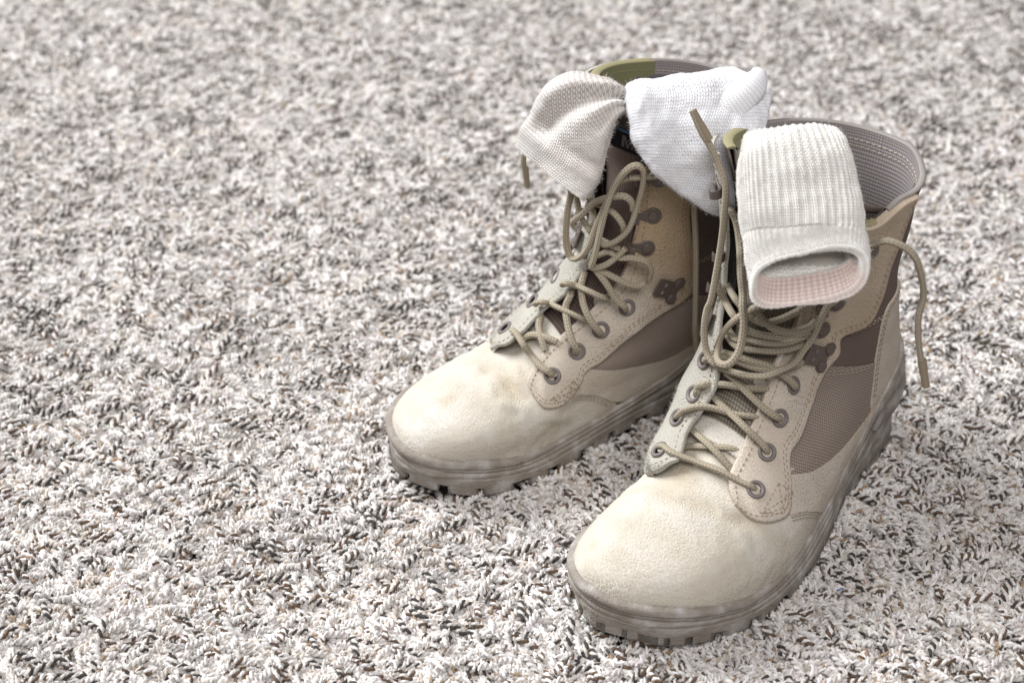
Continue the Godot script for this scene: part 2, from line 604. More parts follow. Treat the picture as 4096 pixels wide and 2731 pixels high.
func sole(g: Shape, boot: Node3D) -> void:
	var n := 180
	var flat := []
	for p in PLAN:
		flat.append(Vector2(p[0], p[1] * -g.s))
	# the upper's points by height, to fit the rubber round it
	var cloud := {}
	for i in 110:
		for j in 96:
			var p := skin(g, i * 16.0 / 110, TAU * j / 96)
			if p.y < 12:
				var key := int(p.y / .4)
				if not cloud.has(key):
					cloud[key] = []
				cloud[key].append(Vector2(p.x, p.z))
	var outer := []
	var mids := []
	var dirs := []
	var rad := []
	for k in n:
		var q: Vector2 = along(flat, float(k) / n, true)
		var mid := Vector2(clampf(q.x, 3.0, 25.0), lerpf(.4, .3, q.x / 30) * -g.s)
		outer.append(q)
		mids.append(mid)
		dirs.append((q - mid).normalized())
	var reach := func(k: int, y: float) -> float:
		var best := 0.0
		for key in [int(y / .4), int((y + .2) / .4), int((y - .2) / .4)]:
			for p in cloud.get(key, []):
				var d: Vector2 = p - mids[k]
				var l := d.length()
				if l > best and absf(d.cross(dirs[k])) < .28 and d.dot(dirs[k]) > 0:
					best = l
		return best
	var raw := []
	var tops := PackedFloat32Array()
	for k in n:
		var y := table(RUBBER_TOP, outer[k].x)
		tops.append(y)
		var col := PackedFloat32Array()
		for m in 5:
			col.append(reach.call(k, lerpf(y, maxf(1.8, ground_under(outer[k].x) + .9), m / 4.0)))
		raw.append(col)
	for k in n:
		var col := PackedFloat32Array()
		for m in 5:
			var s := 0.0
			for d in range(-3, 4):
				s += raw[(k + d + n) % n][m]
			col.append(s / 7)
		rad.append(col)
	var steps := [[0.04, -.25, 0.0], [0.03, .04, 0.0], [-.04, .20, 0.0], [-.16, .29, 0.0], [-.32, .30, 0.0], [-.44, .24, 0.0], [-.50, .14, 0.0]]
	var rows := []
	for k in n + 1:
		var i := k % n
		var q: Vector2 = outer[i]
		var yt := tops[i]
		var yb := ground_under(q.x)
		var low := yb + .70
		var bottom: float = (q - mids[i]).length()
		var row := PackedVector3Array()
		var toe := smoothstep(18.0, 24.0, q.x)
		for st in steps:
			var r: float = rad[i][0] + st[1] * (.75 + .45 * toe) + (.22 * smoothstep(6.0, 1.0, q.x) if st[1] > 0 else 0.0)
			var p: Vector2 = mids[i] + dirs[i] * r
			row.append(Vector3(p.x, yt + st[0] * (.8 + .5 * toe), p.y))
		var y0: float = yt - .5 * (.8 + .5 * toe)
		for m in 31:
			var f := m / 30.0
			var y := lerpf(y0 - .04, low, f)
			var base: float = along([rad[i][0], rad[i][1], rad[i][2], rad[i][3], rad[i][4]], clampf((yt - y) / maxf(yt - maxf(1.8, low + .12), .1), 0, 1))
			var heel := smoothstep(6.5, 1.0, q.x)
			var r := maxf(lerpf(rad[i][0] + .24, bottom, pow(f, .8)), base + .12 + heel * (.25 + .45 * sin(PI * minf(f * 1.1, 1.0))))
			# grooves run along the side; two near the toe, ribs rising to the heel behind
			for gr in ([[.20, .15], [.50, .07]] if q.x > 22.5 else [[.24, .13], [.58, .12]]):
				r -= gr[1] * exp(-pow((f - gr[0]) / .05, 2))
			var p: Vector2 = mids[i] + dirs[i] * r
			row.append(Vector3(p.x, y, p.y))
		var pb: Vector2 = mids[i] + dirs[i] * (bottom - .12)
		row.append(Vector3(pb.x, low - .05, pb.y))
		pb = mids[i] + dirs[i] * (bottom - 2.2)
		row.append(Vector3(pb.x, low - .06, pb.y))
		rows.append(row)
	var acc := Acc.new()
	acc.grid(rows, false, g.s < 0)
	var ring := PackedVector3Array()
	for k in n:
		ring.append(rows[k][-1] + Vector3(0, -.001, 0))
	acc.fan(ring, Vector3(15, .75, 0), Vector3.DOWN)
	var ms := put(boot, "midsole", acc.mesh(), mats.rubber)
	# tread lugs round the edge, and inner ones
	var total := 0.0
	for k in n:
		total += outer[k].distance_to(outer[(k + 1) % n])
	var want := total / 28
	var at := 0.0
	var k0 := 0
	for lug in 28:
		var pts := []
		var k := k0
		var gone := 0.0
		var width: float = want * [.86, .80, .90, .83][lug % 4]
		while gone < want:
			if gone <= width:
				pts.append(k % n)
			gone += outer[k % n].distance_to(outer[(k + 1) % n])
			k += 1
		k0 = k
		at += gone
		if pts.size() < 2:
			continue
		var shape := []
		for i in pts:
			shape.append(outer[i] + dirs[i] * .02)
		for m in pts.size():
			var i: int = pts[pts.size() - 1 - m]
			shape.append(outer[i] - dirs[i] * (1.5 if lug % 2 == 0 else 1.9))
		var mid := Vector2.ZERO
		for p in shape:
			mid += p / shape.size()
		var rows2 := []
		for pr in [[.78, 0.0], [.14, .0], [.04, .05], [0.0, .13]]:
			var row := PackedVector3Array()
			for p in shape:
				var q: Vector2 = p - (p - mid).normalized() * pr[1]
				row.append(Vector3(q.x, ground_under(p.x) + pr[0], q.y))
			rows2.append(row)
		var la := Acc.new()
		la.grid(rows2, true, g.s > 0)
		la.fan(rows2[3], Vector3(mid.x, ground_under(mid.x), mid.y), Vector3.DOWN)
		put(boot, "tread_lug", la.mesh(), mats.rubber)
	# raised triangles moulded into the heel of the rubber
	for side in [-1.0, 1.0]:
		for tri in [[Vector2(11.35, 2.02), Vector2(10.75, 1.90), Vector2(10.9, 2.15)], [Vector2(10.45, 1.90), Vector2(9.75, 1.92), Vector2(9.85, 2.16)]]:
			var ta := Acc.new()
			var base := PackedVector3Array()
			var nn := Vector3.ZERO
			for q in tri:
				base.append(skin(g, q.x, q.y * side))
				nn += skin_n(g, q.x, q.y * side)
			nn = nn.normalized()
			var c := (base[0] + base[1] + base[2]) / 3
			var lo := PackedVector3Array()
			var hi := PackedVector3Array()
			for p in base:
				lo.append(p + nn * .2)
				hi.append(c + (p - c) * .85 + nn * .5)
			ta.grid([lo, hi], true, (base[1] - base[0]).cross(base[2] - base[0]).dot(nn) < 0)
			ta.fan(hi, c + nn * .5, nn)
			put(ms, "heel_triangle", ta.mesh(), mats.binding)


func vamp(g: Shape, boot: Node3D) -> void:
	var rows := []
	var uvs := []
	var cols := []
	var wear := FastNoiseLite.new()
	wear.seed = 3
	wear.frequency = .5
	var nt := 150
	var np := 150
	for i in nt + 1:
		var t := 8.2 * i / nt
		var row := PackedVector3Array()
		var ru := PackedVector2Array()
		var rc := PackedColorArray()
		for j in np + 1:
			var phi := lerpf(-2.1, 2.1, float(j) / np)
			var p := lifted(g, t, phi, .02 * wear.get_noise_2d(t * 3, phi * 9))
			row.append(p)
			ru.append(Vector2(t, phi))
			# rubbed pale places, and grime in the creases
			var c := Color(.87, .86, .84)
			for sc in g.scuffs:
				var d: float = Vector2((t - sc[0]) * 2.2, (phi - sc[1]) * 4.5).length() / (sc[2] * (1 + .5 * wear.get_noise_2d(t * 4, phi * 12)))
				c = c.lerp(sc[3], exp(-d * d) * sc[4])
			var cr := creases(g, t, phi)
			if cr < 0:
				c = c.lerp(Color(.66, .60, .50), clampf(-cr * 2.2, 0, .35))
			rc.append(c)
		rows.append(row)
		uvs.append(ru)
		cols.append(rc)
	var acc := Acc.new()
	acc.grid(rows, false, rows_flip(rows, g), uvs, cols)
	# the blunt end of the toe
	acc.fan(rows[0], skin(g, 0, 0) * .5 + skin(g, 0, PI) * .5, Vector3(1, 0, 0), Color(.87, .86, .84))
	put(boot, "toe_cap", acc.mesh(), mats.toe_suede)


func edge_phi(edge: Array, t: float) -> float:
	for k in edge.size() - 1:
		if t <= edge[k + 1].x:
			return lerpf(edge[k].y, edge[k + 1].y, clampf((t - edge[k].x) / maxf(edge[k + 1].x - edge[k].x, .001), 0, 1))
	return edge[-1].y


func flipped(p: Array, side: float) -> Array:
	var o := []
	for q in p:
		o.append(Vector2(q.x, q.y * side))
	return o


func shaft(g: Shape, boot: Node3D, inner: Dictionary) -> void:
	# outer cloth and inner lining, open in front between the facings
	for part in ["cloth", "lining"]:
		var rows := []
		var uvs := []
		var nt := 70
		var from := 7.4 if part == "cloth" else 9.5
		for i in nt + 1:
			var t := lerpf(from, TOP, float(i) / nt)
			var a: float = edge_phi(inner[1.0], t) + .06
			var b: float = TAU - edge_phi(inner[-1.0], t) - .06
			var row := PackedVector3Array()
			var ru := PackedVector2Array()
			for j in 97:
				var phi := lerpf(a, b, j / 96.0)
				var h := 0.0
				if part == "lining":
					h = -.38
				else:
					# padded: quilted bulges between the seams
					h = .06 * sin(t * 2.6) * sin(phi * 5) * smoothstep(11.0, 12.0, t)
				row.append(lifted(g, t, phi, h))
				ru.append(Vector2(phi * 4.6, t * 1.7))
			rows.append(row)
			uvs.append(ru)
		var acc := Acc.new()
		acc.grid(rows, false, rows_flip(rows, g) != (part == "lining"), uvs)
		put(boot, "shaft_cloth" if part == "cloth" else "lining", acc.mesh(), mats.twill if part == "cloth" else mats.lining)
	# pale binding rolled over the rim
	var rim := []
	var a: float = 1.55 if g.s < 0 else 1.65
	var b: float = TAU - (1.45 if g.s < 0 else 1.2)
	for j in 60:
		rim.append(lifted(g, TOP, lerpf(a, b, j / 59.0), -.16) + Vector3(0, .03, 0))
	var ba := Acc.new()
	tube(ba, smooth(rim, 180), .21, .10, 10, Vector3.UP)
	put(boot, "collar_binding", ba.mesh(), mats.binding)
	var sa := Acc.new()
	for dt in [.38, .52]:
		var pts := PackedVector3Array()
		var nor := PackedVector3Array()
		for j in 700:
			var phi := lerpf(a + .1, b - .1, j / 699.0)
			var nn := skin_n(g, TOP - dt, phi)
			pts.append(skin(g, TOP - dt, phi) - nn * .385)
			nor.append(-nn)
		stitch(sa, pts, nor, .26, .13, .035)
	var sm := put(boot, "collar_stitching", sa.mesh(), mats.stitch)
	sm.set_meta("kind", "stuff")
	# green-brown leather lining the front corners, with its raw edge
	for side in [-1.0, 1.0]:
		var end := (1.62 if g.s < 0 else 1.72) if side > 0 else 1.3
		var rows := []
		for i in 25:
			var t := lerpf(12.0, TOP, i / 24.0)
			var row := PackedVector3Array()
			for j in 15:
				row.append(lifted(g, t, lerpf(edge_phi(inner[side], t) + .03, end, j / 14.0) * side, -.41 - (.06 if j < 14 else 0.0)))
			rows.append(row)
		var acc := Acc.new()
		acc.grid(rows, false, not rows_flip(rows, g))
		var patch := put(boot, "corner_lining", acc.mesh(), mats.olive)
		var edge := []
		for j in 14:
			edge.append(lifted(g, TOP, lerpf(edge_phi(inner[side], TOP) + .02, end, j / 13.0) * side, -.12) + Vector3(0, .03, 0))
		var ea := Acc.new()
		tube(ea, smooth(edge, 50), .33, .09, 8, Vector3.UP)
		put(patch, "raw_edge", ea.mesh(), mats.cream_edge)
		var pts := PackedVector3Array()
		var nor := PackedVector3Array()
		for j in 240:
			var f := j / 239.0
			var phi: float = lerpf(edge_phi(inner[side], TOP) + .1, end - .05, minf(f * 1.6, 1.0)) * side
			var t := TOP - .35 - maxf(0, f * 1.6 - 1) * 4.5
			var nn := skin_n(g, t, phi)
			pts.append(skin(g, t, phi) - nn * .47)
			nor.append(-nn)
		var pa := Acc.new()
		stitch(pa, pts, nor, .24, .12, .035)
		var po := put(patch, "corner_stitching", pa.mesh(), mats.dark_stitch)
		po.set_meta("kind", "stuff")
	# ribbed elastic let into the back of the lining
	var erows := []
	for i in 121:
		var t := lerpf(13.2, 16.5, i / 120.0)
		var row := PackedVector3Array()
		for j in 21:
			var phi := lerpf(1.48, 2.3, j / 20.0) * g.s
			row.append(lifted(g, t, phi, -.42 - .07 * absf(sin(i * TAU / 120 * 7.5))))
		erows.append(row)
	var eacc := Acc.new()
	eacc.grid(erows, false, not rows_flip(erows, g))
	put(boot, "elastic_gusset", eacc.mesh(), mats.elastic)


func on_skin(g: Shape, t: float, phi: float, h: float, turn := 0.0) -> Transform3D:
	var y := skin_n(g, t, phi)
	var x := (skin(g, minf(t + .05, TOP), phi) - skin(g, t - .05, phi)).normalized()   # towards the top
	x = (x - y * x.dot(y)).normalized()
	x = x.rotated(y, turn)
	return Transform3D(Basis(x, y, x.cross(y)), skin(g, t, phi) + y * h)


func eyelet(boot: Node3D, xf: Transform3D) -> void:
	var acc := Acc.new()
	var rows := []
	for pr in [[.62, -.12], [.635, .02], [.60, .085], [.52, .115], [.43, .10], [.36, .05], [.325, -.02], [.31, -.16]]:
		var row := PackedVector3Array()
		for k in 22:
			row.append(xf * Vector3(cos(TAU * k / 22) * pr[0], pr[1], sin(TAU * k / 22) * pr[0]))
		rows.append(row)
	acc.grid(rows, true, false)
	var e := put(boot, "eyelet", acc.mesh(), mats.eyelet)
	var ha := Acc.new()
	var ring := PackedVector3Array()
	for k in 16:
		ring.append(xf * Vector3(cos(TAU * k / 16) * .33, -.03, sin(TAU * k / 16) * .33))
	ha.fan(ring, xf * Vector3(0, -.03, 0), xf.basis.y)
	put(e, "hole_shade", ha.mesh(), mats.hole_shade)  # dark disc: the shade inside the eyelet put into its colour


func rivet(parent: Node3D, xf: Transform3D, r: float) -> void:
	var acc := Acc.new()
	var rows := []
	for pr in [[r, -.02], [r, .05], [r * .93, .10], [r * .8, .125], [r * .3, .13]]:
		var row := PackedVector3Array()
		for k in 18:
			row.append(xf * Vector3(cos(TAU * k / 18) * pr[0], pr[1], sin(TAU * k / 18) * pr[0]))
		rows.append(row)
	acc.grid(rows, true, false)
	acc.fan(rows[-1], xf * Vector3(0, .13, 0), xf.basis.y)
	put(parent, "rivet", acc.mesh(), mats.hook)


# speed hook: a rounded plate with a rivet and a neck that curls over towards the lace side; local +z leads to the throat
func hook(boot: Node3D, xf: Transform3D, reach := 1.0) -> void:
	var o := PackedVector2Array()
	for k in 15:
		var a := lerpf(-.25, PI + .25, k / 14.0)
		o.append(Vector2(cos(a) * .60, -sin(a) * .60))
	for p in [Vector2(-.36, .55), Vector2(-.27, .9), Vector2(-.28, 1.15 * reach), Vector2(.28, 1.15 * reach), Vector2(.27, .9), Vector2(.36, .55)]:
		o.append(p)
	var acc := Acc.new()
	slab(acc, o, .12, .05, xf)
	# the curl
	var c := xf * Transform3D(Basis.IDENTITY, Vector3(0, 0, 1.1 * reach))
	var rows := []
	for k in 12:
		var a := lerpf(-PI / 2, PI * .62, k / 11.0)
		var row := PackedVector3Array()
		for q in [[-.28, .0], [-.30, .06], [-.28, .12], [.28, .12], [.30, .06], [.28, .0]]:
			var rr: float = .36 + q[1] - .06
			row.append(c * Vector3(q[0], .40 + sin(a) * rr, cos(a) * rr))
		rows.append(row)
	acc.grid(rows, true, true)
	acc.fan(rows[11], (rows[11][0] + rows[11][3]) * .5, xf.basis.y)
	var h := put(boot, "lace_hook", acc.mesh(), mats.hook)
	rivet(h, xf * Transform3D(Basis.IDENTITY, Vector3(0, .12, 0)), .36)


# locking hook: a flat plate with two slots and a three-lobed tail with two rivets
func lock_hook(boot: Node3D, xf: Transform3D) -> void:
	var acc := Acc.new()
	var o := PackedVector2Array()
	for p in [[-.62, -.30], [-.95, -.45], [-1.12, -.85], [-.95, -1.2], [-.6, -1.25], [-.3, -1.05], [0.0, -.95], [.3, -1.05], [.6, -1.25], [.95, -1.2], [1.12, -.85], [.95, -.45], [.62, -.30]]:
		o.append(Vector2(p[0], p[1]))
	o.append(Vector2(.55, 0))
	o.append(Vector2(-.55, 0))
	slab(acc, o, .12, .04, xf)
	var o2 := PackedVector2Array()
	for p in [[-.66, -.28], [.66, -.28], [.68, 1.0], [.60, 1.12], [-.60, 1.12], [-.68, 1.0]]:
		o2.append(Vector2(p[0], p[1]))
	slab(acc, o2, .14, .05, xf * Transform3D(Basis(Vector3.RIGHT, -.12), Vector3(0, .14, 0)))
	var h := put(boot, "locking_hook", acc.mesh(), mats.hook)
	for sx in [-1.0, 1.0]:
		rivet(h, xf * Transform3D(Basis.IDENTITY, Vector3(.62 * sx, .12, -.80)), .36)
		var sa := Acc.new()
		tube(sa, PackedVector3Array([xf * Vector3(.3 * sx - .12, .36, .45), xf * Vector3(.3 * sx, .41, .45), xf * Vector3(.3 * sx + .12, .36, .45)]), .10, .05, 8)
		put(h, "raised_bead", sa.mesh(), mats.eyelet)


func lace(boot: Node3D, called: String, pts: Array, a := .27, b := .21, up := Vector3.ZERO) -> MeshInstance3D:
	var acc := Acc.new()
	tube(acc, even(pts, .18), a, b, 12, up)
	return put(boot, called, acc.mesh(), mats.lace)


# ---------------------------------------------------------------- where the laces run, in each boot's frame (cm)
func lace_paths(which: String) -> Array:
	var strands_left := [
		[Vector3(20.3, 7.7, 4.2), Vector3(20.5, 8.1, 4.0), Vector3(20.6, 8.4, 3.6), Vector3(20.9, 8.6, 2.6), Vector3(20.5, 8.5, 1.0), Vector3(20.3, 8.6, -0.6), Vector3(20.0, 8.3, -1.9), Vector3(19.7, 8.1, -2.7), Vector3(19.3, 7.6, -2.8)],
		[Vector3(19.7, 7.7, 3.1), Vector3(19.5, 8.4, 2.4), Vector3(19.2, 9.0, 1.0), Vector3(18.7, 9.2, -0.1), Vector3(18.2, 9.1, -0.8)],
		[Vector3(18.4, 8.8, 3.2), Vector3(18.9, 9.2, 2.4), Vector3(19.4, 9.2, 0.7), Vector3(19.5, 8.6, -0.7), Vector3(19.4, 8.1, -1.3)],
		[Vector3(18.6, 9.3, 4.1), Vector3(18.8, 9.7, 3.9), Vector3(18.7, 10.2, 3.6), Vector3(18.7, 10.6, 3.2), Vector3(18.5, 11.0, 2.6), Vector3(18.1, 11.1, 1.8), Vector3(17.6, 11.0, 0.5), Vector3(17.1, 11.0, -0.4), Vector3(16.5, 10.8, -0.9)],
		[Vector3(17.0, 11.1, 2.7), Vector3(17.5, 11.3, 1.9), Vector3(17.7, 11.1, 0.8), Vector3(17.9, 10.7, -0.7), Vector3(17.7, 10.0, -1.8), Vector3(17.6, 9.6, -2.2), Vector3(17.3, 9.1, -2.2)],
		[Vector3(17.7, 11.1, 3.3), Vector3(17.9, 11.5, 3.2), Vector3(17.8, 11.9, 3.2), Vector3(17.8, 12.2, 2.9), Vector3(17.2, 12.2, 2.4), Vector3(17.0, 12.5, 1.5), Vector3(16.5, 12.6, 0.2), Vector3(15.5, 12.4, -0.6)],
		[Vector3(16.5, 12.9, 2.0), Vector3(16.7, 12.9, 1.2), Vector3(16.8, 12.4, 0.0), Vector3(16.6, 11.7, -1.2), Vector3(16.2, 11.2, -1.8), Vector3(15.5, 10.6, -1.8)],
		[Vector3(16.5, 13.1, 3.7), Vector3(16.8, 13.6, 3.4), Vector3(16.9, 14.2, 2.9), Vector3(16.2, 14.0, 2.8), Vector3(16.3, 14.4, 1.4), Vector3(16.0, 14.3, 0.5), Vector3(15.4, 14.0, -0.3), Vector3(14.8, 13.4, -0.9), Vector3(14.2, 12.7, -1.4), Vector3(13.9, 12.2, -1.6), Vector3(13.5, 11.7, -1.4)],
		[Vector3(16.6, 13.1, 3.6), Vector3(16.9, 13.6, 3.3), Vector3(17.0, 14.1, 2.7), Vector3(16.4, 13.9, 2.3), Vector3(16.3, 14.0, 1.4), Vector3(16.0, 13.9, 0.4), Vector3(15.6, 13.8, -0.2), Vector3(14.8, 13.6, -0.7), Vector3(13.6, 13.5, -1.2), Vector3(12.9, 13.4, -1.3)],
		[Vector3(14.9, 29.2, 7.4), Vector3(14.8, 28.0, 6.7), Vector3(14.5, 27.0, 6.1), Vector3(14.3, 26.0, 5.6), Vector3(14.3, 25.2, 5.1), Vector3(14.4, 24.6, 4.8), Vector3(14.6, 23.5, 4.6), Vector3(14.9, 21.5, 4.4), Vector3(15.4, 19.6, 4.2), Vector3(16.2, 17.7, 3.9), Vector3(16.4, 17.0, 4.0), Vector3(16.7, 16.2, 3.9), Vector3(16.9, 15.3, 3.7), Vector3(17.1, 14.4, 3.3), Vector3(17.3, 13.9, 2.6), Vector3(17.0, 13.6, 1.7), Vector3(17.0, 13.9, 0.3), Vector3(16.4, 14.0, -0.7), Vector3(15.3, 14.0, -1.1), Vector3(14.1, 14.1, -1.4), Vector3(13.3, 14.7, -1.5), Vector3(12.7, 15.5, -1.7), Vector3(12.3, 16.5, -1.8), Vector3(11.8, 17.5, -1.9), Vector3(11.5, 17.8, -2.1), Vector3(11.1, 17.8, -2.1)],
		[Vector3(14.2, 18.4, 0.1), Vector3(15.1, 18.2, 0.6), Vector3(15.7, 18.0, 1.1), Vector3(16.1, 17.1, 1.9), Vector3(16.1, 16.0, 2.6), Vector3(16.3, 15.0, 2.9), Vector3(16.8, 14.5, 2.7), Vector3(17.4, 14.3, 2.2), Vector3(17.6, 14.4, 1.6), Vector3(17.4, 14.7, 1.2), Vector3(17.0, 15.4, 1.0), Vector3(16.6, 16.3, 1.1), Vector3(16.3, 17.2, 1.3), Vector3(16.0, 18.0, 1.7), Vector3(15.5, 18.6, 2.1), Vector3(15.0, 19.6, 2.7), Vector3(13.8, 20.6, 3.7), Vector3(13.3, 21.7, 4.4), Vector3(13.3, 22.4, 4.9), Vector3(13.3, 22.4, 5.2), Vector3(13.1, 21.8, 5.4)],
		[Vector3(14.4, 17.6, 4.7), Vector3(14.5, 17.3, 4.4), Vector3(14.4, 16.5, 3.9), Vector3(15.3, 16.5, 2.7), Vector3(15.7, 16.5, 1.9), Vector3(15.7, 16.2, 1.3), Vector3(15.3, 16.0, 0.6), Vector3(14.6, 15.8, -0.1), Vector3(13.9, 15.9, -0.7), Vector3(13.2, 15.9, -1.2), Vector3(12.3, 15.6, -1.4)],
		[Vector3(13.9, 17.5, 4.3), Vector3(14.0, 17.2, 3.9), Vector3(15.0, 17.4, 2.7), Vector3(15.4, 17.2, 1.7), Vector3(15.3, 16.9, 1.1), Vector3(15.1, 16.8, 0.5), Vector3(14.5, 16.8, 0.2), Vector3(14.0, 17.0, -0.2), Vector3(13.4, 17.4, -0.7), Vector3(12.7, 17.6, -0.9)],
		[Vector3(15.2, 18.0, 1.5), Vector3(15.3, 17.6, 1.0), Vector3(15.2, 17.1, 0.6), Vector3(14.9, 16.6, -0.0), Vector3(14.2, 16.2, -0.6), Vector3(13.4, 16.1, -1.1), Vector3(12.7, 16.2, -1.4), Vector3(12.2, 16.4, -1.5)],
		[Vector3(15.5, 15.4, 2.8), Vector3(16.0, 15.4, 1.9), Vector3(15.8, 15.6, 1.2), Vector3(15.5, 15.6, 0.4), Vector3(14.6, 15.3, -0.2), Vector3(13.7, 15.2, -0.7), Vector3(12.8, 15.4, -1.2), Vector3(12.1, 15.4, -1.3)],
		[Vector3(15.5, 15.1, 2.9), Vector3(16.0, 15.0, 2.1), Vector3(16.2, 15.1, 1.3), Vector3(15.6, 15.0, 0.5), Vector3(14.7, 14.8, -0.3), Vector3(13.7, 14.7, -0.8), Vector3(13.0, 14.8, -1.2), Vector3(12.3, 14.5, -1.3)],
		[Vector3(11.3, 21.0, -2.0), Vector3(11.1, 21.6, -2.8), Vector3(11.6, 22.6, -3.7), Vector3(11.7, 23.3, -4.5), Vector3(11.6, 23.6, -5.1), Vector3(11.1, 23.2, -6.1), Vector3(10.8, 22.3, -6.8), Vector3(10.3, 20.1, -7.3), Vector3(10.6, 18.7, -7.4), Vector3(10.6, 17.1, -7.7), Vector3(10.5, 15.7, -8.1)],
	]
	var strands_right := [
		[Vector3(20.2, 9.3, -0.1), Vector3(20.4, 9.6, -0.5), Vector3(20.5, 9.8, -1.3), Vector3(20.6, 9.6, -2.5), Vector3(20.3, 9.0, -2.8), Vector3(20.2, 8.7, -4.1), Vector3(19.9, 8.5, -4.8), Vector3(19.5, 8.1, -4.7)],
		[Vector3(20.1, 8.6, -1.0), Vector3(19.7, 9.0, -1.0), Vector3(19.3, 9.5, -1.6), Vector3(18.9, 9.7, -2.5), Vector3(18.4, 9.6, -3.3)],
		[Vector3(18.0, 10.4, -0.4), Vector3(18.4, 10.4, -1.0), Vector3(18.8, 10.0, -1.5), Vector3(19.1, 9.6, -2.4), Vector3(19.2, 9.0, -3.1)],
		[Vector3(18.5, 11.2, -0.5), Vector3(18.6, 11.6, -0.9), Vector3(18.5, 11.9, -1.4), Vector3(17.9, 11.6, -1.4), Vector3(17.7, 11.8, -2.6), Vector3(17.2, 11.7, -3.6), Vector3(16.5, 11.3, -4.2)],
		[Vector3(16.6, 12.9, -2.3), Vector3(17.0, 12.7, -2.7), Vector3(17.4, 12.0, -2.8), Vector3(17.7, 11.3, -3.5), Vector3(17.9, 10.5, -4.4), Vector3(17.8, 9.9, -4.9), Vector3(17.5, 9.3, -4.7)],
		[Vector3(17.2, 13.3, -2.0), Vector3(17.4, 13.8, -2.5), Vector3(17.4, 14.0, -2.9), Vector3(16.8, 13.7, -3.0), Vector3(16.3, 13.6, -3.9), Vector3(15.7, 13.3, -4.5), Vector3(15.0, 12.9, -4.5)],
		[Vector3(15.9, 14.4, -2.8), Vector3(16.3, 14.0, -3.1), Vector3(16.5, 13.5, -3.3), Vector3(16.7, 12.8, -3.9), Vector3(16.7, 12.1, -4.6), Vector3(16.4, 11.3, -5.2), Vector3(15.9, 10.6, -5.1)],
		[Vector3(15.8, 15.4, -3.4), Vector3(15.7, 15.1, -4.0), Vector3(15.4, 14.4, -4.8), Vector3(14.9, 13.3, -5.3), Vector3(14.4, 12.7, -5.6), Vector3(14.0, 12.1, -5.3)],
		[Vector3(15.9, 15.4, -3.1), Vector3(15.7, 15.3, -4.0), Vector3(14.9, 14.8, -4.7), Vector3(14.1, 14.3, -5.2), Vector3(13.3, 13.9, -5.4), Vector3(12.7, 13.9, -5.4)],
		[Vector3(15.5, 16.1, -3.7), Vector3(15.0, 16.6, -4.3), Vector3(14.5, 16.2, -4.7), Vector3(13.6, 16.1, -5.1), Vector3(12.7, 15.7, -5.5), Vector3(12.3, 14.9, -5.6), Vector3(12.3, 14.2, -5.4)],
		[Vector3(15.9, 15.4, -4.0), Vector3(16.2, 15.6, -4.0), Vector3(16.1, 16.5, -4.2), Vector3(15.8, 18.4, -4.3), Vector3(15.4, 20.2, -4.3), Vector3(14.9, 21.7, -4.4), Vector3(14.5, 23.0, -5.0), Vector3(14.0, 23.5, -5.4), Vector3(13.5, 23.1, -5.6), Vector3(13.4, 21.9, -5.5), Vector3(13.6, 20.2, -5.3), Vector3(14.1, 18.8, -5.3), Vector3(14.7, 17.9, -5.0), Vector3(15.3, 17.3, -4.4), Vector3(15.5, 17.3, -3.9)],
		[Vector3(16.4, 20.5, -1.3), Vector3(16.4, 20.1, -1.5), Vector3(16.7, 19.1, -1.6), Vector3(16.8, 17.5, -1.6), Vector3(16.7, 16.1, -1.6), Vector3(16.5, 15.3, -2.0), Vector3(16.5, 16.1, -3.2), Vector3(16.2, 17.2, -3.7), Vector3(15.8, 18.6, -3.8), Vector3(15.3, 19.9, -3.9), Vector3(14.8, 21.3, -4.1), Vector3(14.4, 22.0, -4.4), Vector3(14.0, 22.3, -4.8)],
		[Vector3(16.0, 17.5, -1.6), Vector3(16.2, 17.7, -1.5), Vector3(16.2, 18.0, -1.6), Vector3(15.8, 18.6, -2.0), Vector3(15.1, 19.4, -2.3), Vector3(15.0, 20.5, -3.7), Vector3(14.4, 21.0, -4.7), Vector3(13.9, 20.6, -5.0), Vector3(13.7, 19.9, -5.0)],
		[Vector3(15.7, 20.1, -0.9), Vector3(15.7, 19.2, -1.2), Vector3(15.6, 18.2, -1.5), Vector3(15.2, 17.3, -1.9), Vector3(15.4, 17.4, -3.4), Vector3(15.0, 17.2, -4.2), Vector3(14.4, 16.8, -4.6)],
		[Vector3(14.9, 19.4, -1.4), Vector3(14.7, 18.2, -1.8), Vector3(15.1, 17.7, -2.6), Vector3(15.5, 17.0, -2.9), Vector3(15.9, 16.1, -2.8), Vector3(16.0, 15.6, -2.8)],
		[Vector3(14.5, 19.0, -1.9), Vector3(14.8, 19.5, -3.4), Vector3(14.6, 19.4, -4.2), Vector3(14.3, 18.8, -4.7), Vector3(14.1, 18.0, -4.7)],
		[Vector3(14.1, 17.0, -5.0), Vector3(14.5, 16.5, -4.8), Vector3(15.2, 15.9, -4.6), Vector3(15.7, 15.5, -4.2), Vector3(15.9, 15.3, -3.8)],
		[Vector3(14.0, 22.3, -4.8), Vector3(12.3, 22.6, -6.0), Vector3(11.4, 23.2, -6.6), Vector3(10.3, 22.1, -6.7), Vector3(9.8, 19.0, -6.7), Vector3(9.5, 16.2, -6.8), Vector3(9.3, 13.3, -6.9), Vector3(9.1, 9.9, -7.0)],
		[Vector3(15.7, 20.1, -0.9), Vector3(12.7, 19.6, 5.8), Vector3(14.0, 20.1, 6.8), Vector3(14.8, 19.6, 7.2), Vector3(15.0, 19.0, 7.2), Vector3(15.0, 17.9, 7.4), Vector3(14.7, 16.8, 7.5)],
	]
	return strands_left if which == "left" else strands_right


